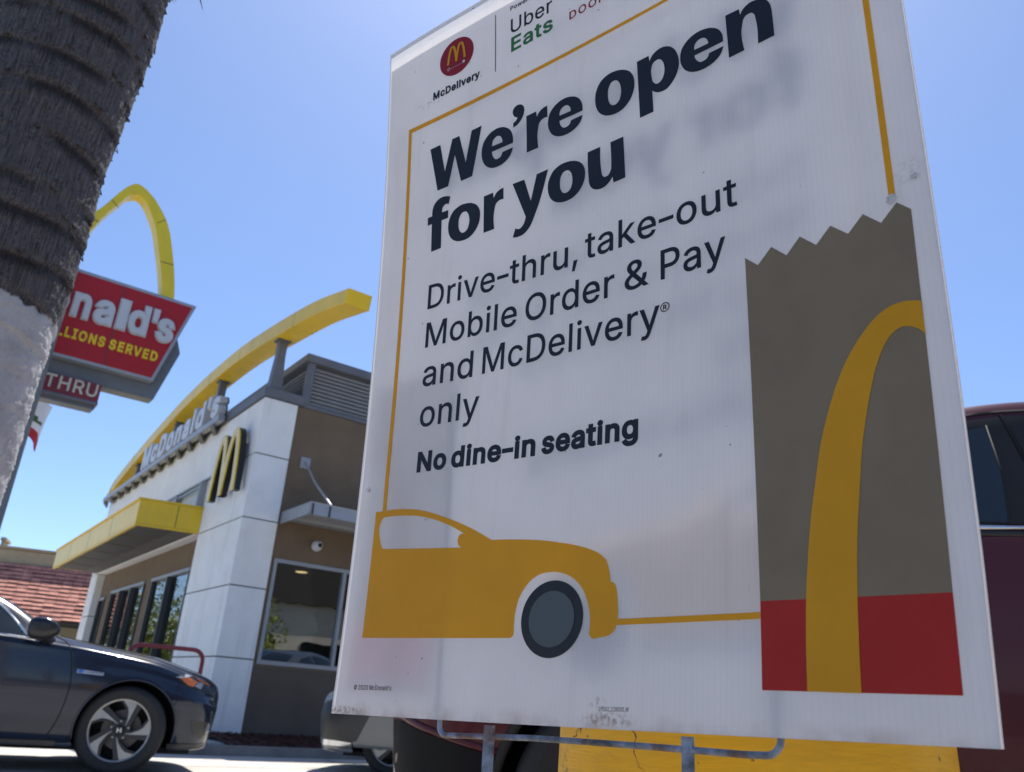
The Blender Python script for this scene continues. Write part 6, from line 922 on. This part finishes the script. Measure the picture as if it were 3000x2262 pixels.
for sg in (1, -1):
    c3.patch('bumper', [(.30, .29), (.14, .62), (.45, .66), (.66, .62), (.745, .56), (.745, .36), (.68, .29), (.50, .28)], sg, m_dbump, silver, .018); c3.patch('bumper_lip', [(.42, .24), (.34, .275), (.50, .285), (.66, .285), (.735, .33), (.735, .27), (.66, .235)], sg, m_chrome, silver, .022)
    c3.patch('side_window', [(-.80, .925), (-.86, 1.00), (-1.02, 1.135), (-1.22, 1.228), (-1.50, 1.295), (-1.62, 1.308), (-1.64, .975)], sg, m_cglass, silver, .005); c3.patch('side_window', [(-1.70, .975), (-1.68, 1.312), (-2.05, 1.318), (-2.40, 1.285), (-2.66, 1.20), (-2.80, 1.08), (-2.72, 1.0)], sg, m_cglass, silver, .005)
    c3.patch('fender_skirt', [(.33, .24), (.40, .64), (-.40, .70), (-.40, .24)], sg, m_sil, silver, .016); c3.line('panel_gap', [(-.02, .70), (-.05, .5), (-.11, .35), (-.16, .25)], sg, m_well, silver, .008, .012)
    c3.patch('headlight', [(.30, .70), (.40, .742), (.62, .675), (.66, .64), (.50, .645)], sg, m_lens, silver, .009); c3.line('door_seam', [(-.60, .955), (-.45, .79), (-.42, .55), (-.485, .27), (-1.0, .215), (-1.6, .215)], sg, m_well, silver, .005, -.002)
    mb = MB(); rows = [[(-.70 + .09 * k * math.cos(a), sg * (.90 + .2 * t), .985 + .075 * k * math.sin(a)) for a in np.linspace(0, 2 * math.pi, 19)[:-1]] for t, k in zip(np.linspace(0, 1, 6), (.3, .9, 1, 1, .8, .1))]; mb.grid(rows, True); build('door_mirror', mb, m_sil, silver, smooth=60)
c3.top_patch('windscreen', [(-.66, -.62), (-.60, 0), (-.66, .62), (-1.22, .50), (-1.34, 0), (-1.22, -.50)], m_cglass, silver); mb = MB(); mb.box(-3.3, .45, -.70, .70, .16, .20); build('underbody', mb, m_well, silver)
# ---------------------------------------------------------------- palm
PX, PY = -1.476, 2.0841
palm = thing('palm_tree', 'thick ringed palm trunk with its lower part painted white at the left edge', 'tree', (PX, PY, 0))
m_bark = bpy.data.materials.new('palm_bark'); m_bark.use_nodes = True; n, l, b = nodes_of(m_bark); b.inputs['Roughness'].default_value = .9; b.inputs['Specular IOR Level'].default_value = .2
uvn = n.new('ShaderNodeUVMap'); uvn.uv_map = 'trunk'; tc = n.new('ShaderNodeTexCoord')
def _noise(scale, st=(1, 1, 1), det=6, src=None, rough=.6):
    mp = n.new('ShaderNodeMapping'); mp.inputs['Scale'].default_value = st; l.new(src or tc.outputs['Object'], mp.inputs[0]); q = n.new('ShaderNodeTexNoise'); q.inputs['Scale'].default_value = scale; q.inputs['Detail'].default_value = det; q.inputs['Roughness'].default_value = rough; l.new(mp.outputs[0], q.inputs['Vector']); return q.outputs['Fac']
def _mr(v, lo, hi, a=0.0, b_=1.0):
    q = n.new('ShaderNodeMapRange'); q.inputs[1].default_value = lo; q.inputs[2].default_value = hi; q.inputs[3].default_value = a; q.inputs[4].default_value = b_; l.new(v, q.inputs[0]); return q.outputs[0]
def _mix(f, a, c):
    q = n.new('ShaderNodeMix'); q.data_type = 'RGBA'; l.new(f, q.inputs[0])
    for k, v in ((6, a), (7, c)):
        if isinstance(v, tuple): q.inputs[k].default_value = (*v, 1)
        else: l.new(v, q.inputs[k])
    return q.outputs[2]
def _m(op, a, c):
    q = n.new('ShaderNodeMath'); q.operation = op
    for k, v in enumerate((a, c)):
        if isinstance(v, (int, float)): q.inputs[k].default_value = v
        else: l.new(v, q.inputs[k])
    return q.outputs[0]
fib = _noise(1, (230, 230, 13), 6); blot = _noise(9, (1, 1, 1.4), 6); fine = _noise(70, (1, 1, .5), 4)
sx = n.new('ShaderNodeSeparateXYZ'); l.new(uvn.outputs[0], sx.inputs[0])
ringf = sx.outputs['X']                       # 0 in a leaf scar groove .. 1 on the swelling (stored per vertex)
bark = _mix(_mr(fib, .36, .66), (.036, .033, .034), (.155, .144, .144))
bark = _mix(_mr(blot, .42, .72, 0, .55), bark, (.080, .074, .076))
bark = _mix(_mr(ringf, .60, .08, 0, .74), bark, (.014, .011, .010))
zc = n.new('ShaderNodeSeparateXYZ'); l.new(tc.outputs['Object'], zc.inputs[0])
edge = _m('ADD', zc.outputs['Z'], _m('MULTIPLY', _m('SUBTRACT', _noise(22, (1, 1, 1), 5), .5), .09))
wmask = _mr(edge, 1.605, 1.595)
chips = _mr(_noise(26, (1, 1, .55), 6), .655, .69, 1.0, 0.0)
wmask = _m('MULTIPLY', wmask, chips)
white = _mix(_mr(blot, .35, .75), (.54, .53, .53), (.36, .35, .35)); white = _mix(_mr(fib, .55, .8, 0, .45), white, (.32, .31, .31)); white = _mix(_mr(ringf, .3, .0, 0, .7), white, (.15, .14, .14))
l.new(_mix(wmask, bark, white), b.inputs['Base Color'])
bp = n.new('ShaderNodeBump'); bp.inputs['Strength'].default_value = .7; bp.inputs['Distance'].default_value = .005; l.new(_m('ADD', _m('MULTIPLY', fib, 1.0), _m('MULTIPLY', blot, .8)), bp.inputs['Height']); l.new(bp.outputs[0], b.inputs['Normal'])
zs_ = [0, .5, 1.08, 1.26, 1.42, 1.65, 1.80, 1.92, 2.06, 2.14, 2.27, 2.39, 2.55, 2.69, 2.90, 3.4, 5.6]; rs_ = [.262, .248, .236, .235, .230, .229, .226, .225, .217, .214, .218, .218, .223, .226, .220, .198, .158]
rnd = random.Random(11); ring_z = [.05]; 
while ring_z[-1] < 5.9: ring_z.append(ring_z[-1] + rnd.uniform(.085, .155))
ring_z = np.array(ring_z); NA = 160; NZ_ = 760; rows = []; uvs = []
ph = [(rnd.uniform(0, 6.28), rnd.uniform(.010, .024), rnd.uniform(0, 6.28), rnd.uniform(.004, .010)) for _ in ring_z]; split = [rnd.uniform(0, 6.28) for _ in ring_z]
rg = np.random.RandomState(3); ang = np.linspace(0, 2 * np.pi, NA, endpoint=False)
for k in range(NZ_ + 1):
    z = 5.6 * k / NZ_; r0 = np.interp(z, zs_, rs_); lx = -.04 * (3.3 - z) if z < 3.3 else 0
    d = np.zeros(NA); rf_ = np.ones(NA)
    for i, rz_ in enumerate(ring_z):
        if abs(rz_ - z) > .16: continue
        zz = rz_ + ph[i][1] * np.sin(ang + ph[i][0]) + ph[i][3] * np.sin(3 * ang + ph[i][2])
        t = (z - zz)
        dep = np.clip(.75 + .4 * np.sin(2 * ang + ph[i][2] * 2) + .35 * np.sin(5 * ang + ph[i][0]), .35, 1) * (.35 if z < 1.5 else 1); g_ = np.exp(-(t / .015) ** 2) * dep; d -= .0055 * g_; d += .0035 * np.exp(-np.clip((t - .022) / .02, 0, 9) ** 2 - np.clip((.022 - t) / .012, 0, 9) ** 2) * dep; rf_ = np.minimum(rf_, 1 - .95 * np.exp(-(np.where(t < 0, t / .046, t / .014)) ** 2) * dep)
    # the vertical crack where the leaf bases met
    ca = 4.05 + .12 * math.sin(z * 5) + .3 * (z - 2.2); dd = (ang - ca + np.pi) % (2 * np.pi) - np.pi; cg = np.exp(-(dd / .035) ** 2) * (1 if z > 1.65 else .2); d -= .008 * cg; rf_ = np.minimum(rf_, 1 - .95 * cg)
    d += .0022 * np.sin(7 * ang + z * 9) + .0016 * rg.randn(NA)
    rr = r0 + d; rows.append([(lx + rr[j] * math.cos(ang[j]), rr[j] * math.sin(ang[j]), z) for j in range(NA)]); uvs += [(float(rf_[j]), z) for j in range(NA)]
mb = MB(); mb.grid(rows, True); nb0 = len(mb.v); rgf = random.Random(5)
for rz_ in ring_z:
    if rz_ < 1.62 or rz_ > 5.4: continue
    for q in range(26):
        a = rgf.uniform(0, 6.28); z = rz_ + rgf.uniform(-.004, .03); r0 = np.interp(z, zs_, rs_) + .002; lx = -.04 * (3.3 - z) if z < 3.3 else 0; w_ = rgf.uniform(.006, .022); h_ = rgf.uniform(.006, .022); o_ = rgf.uniform(.004, .013)
        pt = lambda aa, rr, zz: (lx + rr * math.cos(aa), rr * math.sin(aa), zz); da = w_ / r0 / 2
        mb.add([pt(a - da, r0, z), pt(a + da, r0, z), pt(a + da * .6, r0 + o_, z - h_), pt(a - da * .3, r0 + o_ * .8, z - h_ * .8), pt(a - da, r0 - .004, z - .01), pt(a + da, r0 - .004, z - .01)], [(0, 1, 2, 3), (3, 2, 5, 4)]); uvs += [(.55, z)] * 6
tk = build('trunk', mb, m_bark, palm, smooth=180); ul = tk.data.uv_layers.new(name='trunk')
flat = np.array([uvs[lp.vertex_index] for lp in tk.data.loops]).ravel(); ul.data.foreach_set('uv', flat)
m_frond = mat('palm_frond', (0.055, 0.095, 0.022), .5, var=.35, scale=12, col2=(.10, .14, .03))
mb = MB(); rnd = random.Random(2)
def frond(p0, p1, p2, wid, npin):
    P = [np.array(p0) * (1 - t) ** 2 + 2 * np.array(p1) * t * (1 - t) + np.array(p2) * t * t for t in np.linspace(0, 1, npin)]
    mb.tube(P, [.018 * (1 - .8 * i / npin) for i in range(npin)], 5)
    for i in range(2, npin):
        t = i / npin; d = P[i] - P[i - 1]; d /= np.linalg.norm(d); sd = np.cross(d, (0, 0, 1)); sd /= np.linalg.norm(sd) + 1e-9; L = wid * math.sin(math.pi * min(1, .12 + .88 * t)) ** .6 + .05
        for sg in (1, -1):
            tip = P[i] + sd * sg * L * .75 + d * L * .7 + np.array((0, 0, -L * rnd.uniform(.25, .6))); md = (P[i] + tip) / 2 + np.array((0, 0, .03)); q = d * .011
            mb.add([P[i] - q, P[i] + q, md + q * 1.1, tip, md - q * 1.1], [(0, 1, 2, 4), (4, 2, 3)])
for k in range(26):
    a = k * 2.399; el = rnd.uniform(.45, 1.15); L = rnd.uniform(1.25, 1.7); c, s_ = math.cos(a), math.sin(a)
    frond((c * .12, s_ * .12, 5.55), (c * L * .6, s_ * L * .6, 5.6 + L * el * .75), (c * L, s_ * L, 5.6 + L * (el - .55)), .42, 26)
P = [np.array(q) for q in ((.10, -.12, 5.50), (.34, -.28, 5.30), (.46, -.33, 4.3), (.470, -.30, 3.1), (.468, -.30, 2.58))]
pts = catmull(P, 5); mb.tube(pts, [.012 * (1 - .7 * i / len(pts)) for i in range(len(pts))], 5)
for i in range(4, len(pts)):
    for sg in (1, -1):
        t0 = pts[i]; tip = t0 + np.array((sg * .035 + rnd.uniform(-.012, .012), rnd.uniform(-.05, .05), -rnd.uniform(.10, .17))); mb.add([t0 - (.006, 0, 0), t0 + (.006, 0, 0), tip], [(0, 1, 2)])
build('crown', mb, m_frond, palm)

# ---------------------------------------------------------------- tall road sign with arches
SG = np.array([-5.76, 10.5]); SZ = 5.05
def sw(t, s, z): p = SG + bw * t + aw * s; return (p[0], p[1], SZ + z)
sign = thing('road_sign', 'tall red trapezoid road sign with yellow arches on a grey steel pole behind the palm', 'sign', (SG[0] + bw[0] * -.6, SG[1] + bw[1] * -.6, 0), RZ)
LF = lambda t, z, s: (t + .6, s, SZ + z)       # sign face coordinates -> local
m_pole = mat('grey_painted_pole', (0.17, 0.185, 0.20), .5, var=.1, scale=3)
mb = MB(); mb.lathe([(.13, 0), (.125, 3.0), (.115, 6.9), (0, 6.9)], lambda x, y, d: (-.075 + x, -.28 + y, d), 28); mb.box(-.30, .17, -.5, -.06, 0, .03); build('pole', mb, m_pole, sign, smooth=40)
m_red = mat('red_sign_face', (0.40, 0.005, 0.010), .5, var=.05); m_sred = mat('faded_red_face', (0.22, 0.02, 0.03), .4, var=.12)
mb = MB(); mb.prism([(-2.02, .955), (1.115, .955), (.77, -.372), (-1.68, -.372)], LF, 0.0, .16); build('frame', mb, m_lgrey, sign, bevel=.006)
mb = MB(); mb.prism([(-1.95, .905), (1.058, .905), (.735, -.33), (-1.63, -.33)], LF, -.004, 0.02); face = build('face_panel', mb, m_red, sign)
mb = MB()
for t in (.10, -1.0): mb.prism([(t - .006, .905), (t + .006, .905), (t + .006, -.33), (t - .006, -.33)], LF, -.0065, 0.0)
build('panel_seam', mb, m_gap, face)
mb = MB(); mb.prism([(-2.0, .70), (.88, .70), (1.075, .21), (.862, -.585), (-1.77, -.585), (-1.98, .21)], LF, .165, .42); build('cabinet', mb, mat('grey_cabinet', (.15, .165, .18), .5, var=.1), sign, bevel=.01)
SP = [(-1.755, -1.392), (-1.357, -1.127), (-1.092, -0.814), (-0.779, -0.525), (-0.49, -0.248), (-0.216, 0.058), (0.089, 0.242), (0.24, 0.523), (0.544, 0.643), (0.627, 0.892)]
for ch, (t0, t1) in zip(WORD, SP):
    c0 = grow([[(q[i] / 1000, q[i + 1] / 1000) for i in range(0, len(q), 2)] for q in GL[ch][1]], .045)
    a_ = min(p[0] for c in c0 for p in c); b_ = max(p[0] for c in c0 for p in c)
    mb = MB()
    for g_, d0, d1 in ((0, -.03, -.003), (-.018, -.055, -.0305)):
        cc = [[(t0 + (p[0] - a_) / (b_ - a_) * (t1 - t0), .262 + p[1] / CAP * .41) for p in c] for c in grow(c0, g_)]
        v, f = fill(cc, 1.0, False); mb.add([LF(p[0], p[1], d0 if p[2] > 0 else d1) for p in v], f)
    build('face_letter', mb, m_letw, face)
m_yl = mat('yellow_letter', (.80, .55, .01), .4)
for s_, t0, t1 in [('SERVED', 0.094, 0.747), ('LIONS', -0.473, 0.038), ('BIL', -0.734, -0.495), ('BILLIONS AND', -1.654, -0.864)]:
    v, f = text_mesh(s_, t0, t1, -.082, .150, bold=.034, track=.05, extrude=1.0); mb = MB(); mb.add([LF(p[0], p[1], -.018 if p[2] > 0 else -.003) for p in v], f); build('slogan_lettering', mb, m_yl, face)
mb = MB(); mb.prism([(-1.16, -.60), (.155, -.60), (.155, -.855), (-1.16, -.855)], LF, .06, .34); lower = build('lower_panel', mb, m_sred, sign)
mb = MB(); mb.prism([(-1.18, -.862), (.16, -.862), (.16, -.90), (-1.18, -.90)], LF, .04, .36); mb.prism([(-.98, -.902), (.13, -.902), (.13, -.955), (-.98, -.955)], LF, .10, .32); build('lower_frame', mb, m_grey, lower)
for s_, t0, t1 in [('THRU', -0.535, 0.116), ('DRIVE', -1.095, -0.595)]:
    v, f = text_mesh(s_, t0, t1, -.80, .185, bold=.010, track=.02, extrude=1.0); mb = MB(); mb.add([LF(p[0], p[1], .035 if p[2] > 0 else .058) for p in v], f); build('lower_lettering', mb, mat('cream_letter', (.55, .52, .42), .5), lower)
m_sy = mat('sign_arch_yellow', (.78, .58, .02), .4, var=.05, coat=.1); m_sy2 = mat('pale_arch_side', (.60, .52, .20), .5, var=.05)
def big_arch(oc):
    out = [(-.86, .96), (-.80, 1.2), (-.70, 1.55), (-.60, 1.82), (-.455, 2.06), (-.30, 2.38), (-.20, 2.54), (-.104, 2.62), (-.0, 2.60), (.10, 2.54), (.22, 2.44), (.391, 2.232), (.49, 2.05), (.549, 1.90), (.66, 1.55), (.74, 1.25), (.795, .96)]
    inn = [(-.68, .96), (-.63, 1.2), (-.55, 1.5), (-.46, 1.78), (-.36, 2.02), (-.269, 2.185), (-.18, 2.36), (-.083, 2.437), (-.03, 2.445), (.04, 2.41), (.121, 2.314), (.24, 2.12), (.32, 1.95), (.40, 1.72), (.50, 1.42), (.575, 1.15), (.608, .96)]
    o_ = catmull(out, 6); i_ = catmull(inn, 6); mb = MB(); rows = [[LF(oc + p[0], p[1], .06), LF(oc + q[0], q[1], .06), LF(oc + q[0], q[1], .29), LF(oc + p[0], p[1], .29)] for p, q in zip(o_, i_)]
    mb.grid(rows, True); mb.add(rows[0], [(0, 1, 2, 3)]); mb.add(rows[-1], [(3, 2, 1, 0)]); build('arch', mb, m_sy, sign)
big_arch(0.0); big_arch(-1.52)
for oc in (0, -1.52):
    for (t0, z0), (t1, z1) in (((-.60, 2.03 - .22), (-.46, 1.78)), ((-.375, 2.20), (-.262, 2.115)), ((.30, 2.10), (.405, 2.20)), ((.475, 1.50), (.665, 1.51))):
        mb = MB(); mb.prism([(oc + t0, z0), (oc + t1, z1), (oc + t1, z1 + .012), (oc + t0, z0 + .012)], LF, .057, .0605); build('arch_seam', mb, m_gap, sign)

# ---------------------------------------------------------------- flag
FO = cam.location + Vector((0, 0, 0))
flag = thing('state_flag', 'white flag with a red stripe along the bottom hanging beside the palm', 'flag', (-8.874, 14.000, 0))
mb = MB(); mb.lathe([(.035, 0), (.025, 5.70), (0, 5.70)], lambda x, y, d: (x, y, d), 14); build('flagpole', mb, m_lgrey, flag, smooth=50)
rows = []; nu, nv_ = 30, 24; mis = []
for i in range(nu + 1):
    u = i / nu; r_ = []
    for j in range(nv_ + 1):
        v = j / nv_; droop = -.42 * u ** 1.3; r_.append((.03 + .62 * u, .10 * math.sin(u * 9 + v * 2.2) * u - .05 * u, 5.70 - .1 - .85 * v + droop + .06 * math.sin(v * 5 + u * 6) * u))
    rows.append(r_)
def cloth(name, j0, j1, m):
    mb = MB(); mb.grid([r_[j0:j1 + 1] for r_ in rows]); return build(name, mb, m, flag, smooth=80)
cloth('white_field', 0, 19, mat('flag_white', (.66, .66, .68), .8, var=.04)); cloth('red_stripe', 19, 24, mat('flag_red', (.40, .02, .03), .8, var=.06))
mb = MB()
for (u0, u1, v0, v1) in ((.30, .80, .56, .63), (.38, .66, .46, .56), (.10, .20, .08, .18)):
    for k in range(6):
        ua, ub = u0 + (u1 - u0) * k / 6, u0 + (u1 - u0) * (k + 1) / 6
        g_ = lambda u, v: (.03 + .62 * u, .10 * math.sin(u * 9 + v * 2.2) * u - .05 * u - .004, 5.70 - .1 - .85 * v - .42 * u ** 1.3 + .06 * math.sin(v * 5 + u * 6) * u)
        mb.add([g_(ua, v0), g_(ub, v0), g_(ub, v1), g_(ua, v1)], [(0, 1, 2, 3)])
build('flag_mark', mb, mat('flag_green', (.06, .12, .05), .8), flag)

# ---------------------------------------------------------------- what stands across the lot (seen in the window reflections)
m_leaf = mat('leaf', (0.13, 0.20, 0.03), .5, var=.4, scale=2.2, col2=(.24, .28, .05)); m_trk = mat('tree_bark', (.09, .07, .05), .9, var=.3, scale=8)
def tree(name, label, x, y, h, r, seed, group=None):
    t = thing(name, label, 'tree', (x, y, 0), 0, group); rg = np.random.RandomState(seed); mb = MB(); mb.tube([(0, 0, 0), (.05, .02, h * .3), (-.03, .05, h * .55), (.0, 0, h * .8)], [.16, .12, .09, .04], 10)
    for k in range(6): a = k * 1.05; mb.tube([(0, 0, h * .35 + k * .1), (math.cos(a) * r * .4, math.sin(a) * r * .4, h * .55), (math.cos(a) * r * .75, math.sin(a) * r * .75, h * .72)], [.06, .04, .015], 7)
    build('trunk', mb, m_trk, t, smooth=60); mb = MB(); cl = [(rg.randn(3) * (r * .42, r * .42, h * .16) + (0, 0, h * .66), rg.uniform(.25, .5) * r) for _ in range(34)]
    for k in range(5200):
        c, cr = cl[rg.randint(len(cl))]; d = rg.randn(3); d /= np.linalg.norm(d); p = c + d * cr * rg.uniform(.6, 1) ** .5; a = rg.randn(3); a /= np.linalg.norm(a); b_ = np.cross(a, rg.randn(3)); b_ /= np.linalg.norm(b_); s_ = rg.uniform(.05, .10)
        mb.add([p - a * s_, p + b_ * s_ * .45, p + a * s_, p - b_ * s_ * .45], [(0, 1, 2, 3)])
    build('crown', mb, m_leaf, t)
tree('street_tree', 'bushy green roadside tree nearest the tile roofed building', -15.6, 22.0, 2.5, 1.4, 5, 'trees along the roadside'); tree('street_tree', 'low green roadside tree left of the blue sedan', -13.9, 17.6, 2.6, 1.2, 6, 'trees along the roadside'); tree('street_tree', 'tall wide green tree farthest along the roadside', -20.4, 28.6, 4.3, 2.3, 8, 'trees along the roadside')
tree('street_tree', 'small round tree in front of the beige shop', 14.6, -1.6, 2.9, 1.3, 9)
shop = thing('beige_shop', 'long beige shop across the parking lot with an added dark brown upper box', 'building', (20.0, -5.2, 0), math.atan2(.81, .55))
mb = MB(); mb.box(-14, 14, -8, 0, 0, 4.5); build('wall', mb, mat('shop_wall', (.66, .60, .48), .8, var=.06), shop); mb = MB(); mb.box(-14.2, 14.2, -8.2, .3, 4.5, 7.0); build('parapet', mb, mat('added_dark_top', (.07, .06, .05), .8), shop); mb = MB(); mb.box(-14, 14, .3, 1.1, 0, 1.1); build('hedge', mb, mat('hedge_leaf', (.035, .05, .018), .8, var=.5, scale=14, bump=1, bscale=30), shop)  # dark upper box is added to keep bright sky out of the window reflection
for k in range(4): mb = MB(); x = -12 + k * 7; mb.box(x, x + 2.6, .0, .06, 1.3, 2.9); build('shop_window', mb, m_cglass, shop)
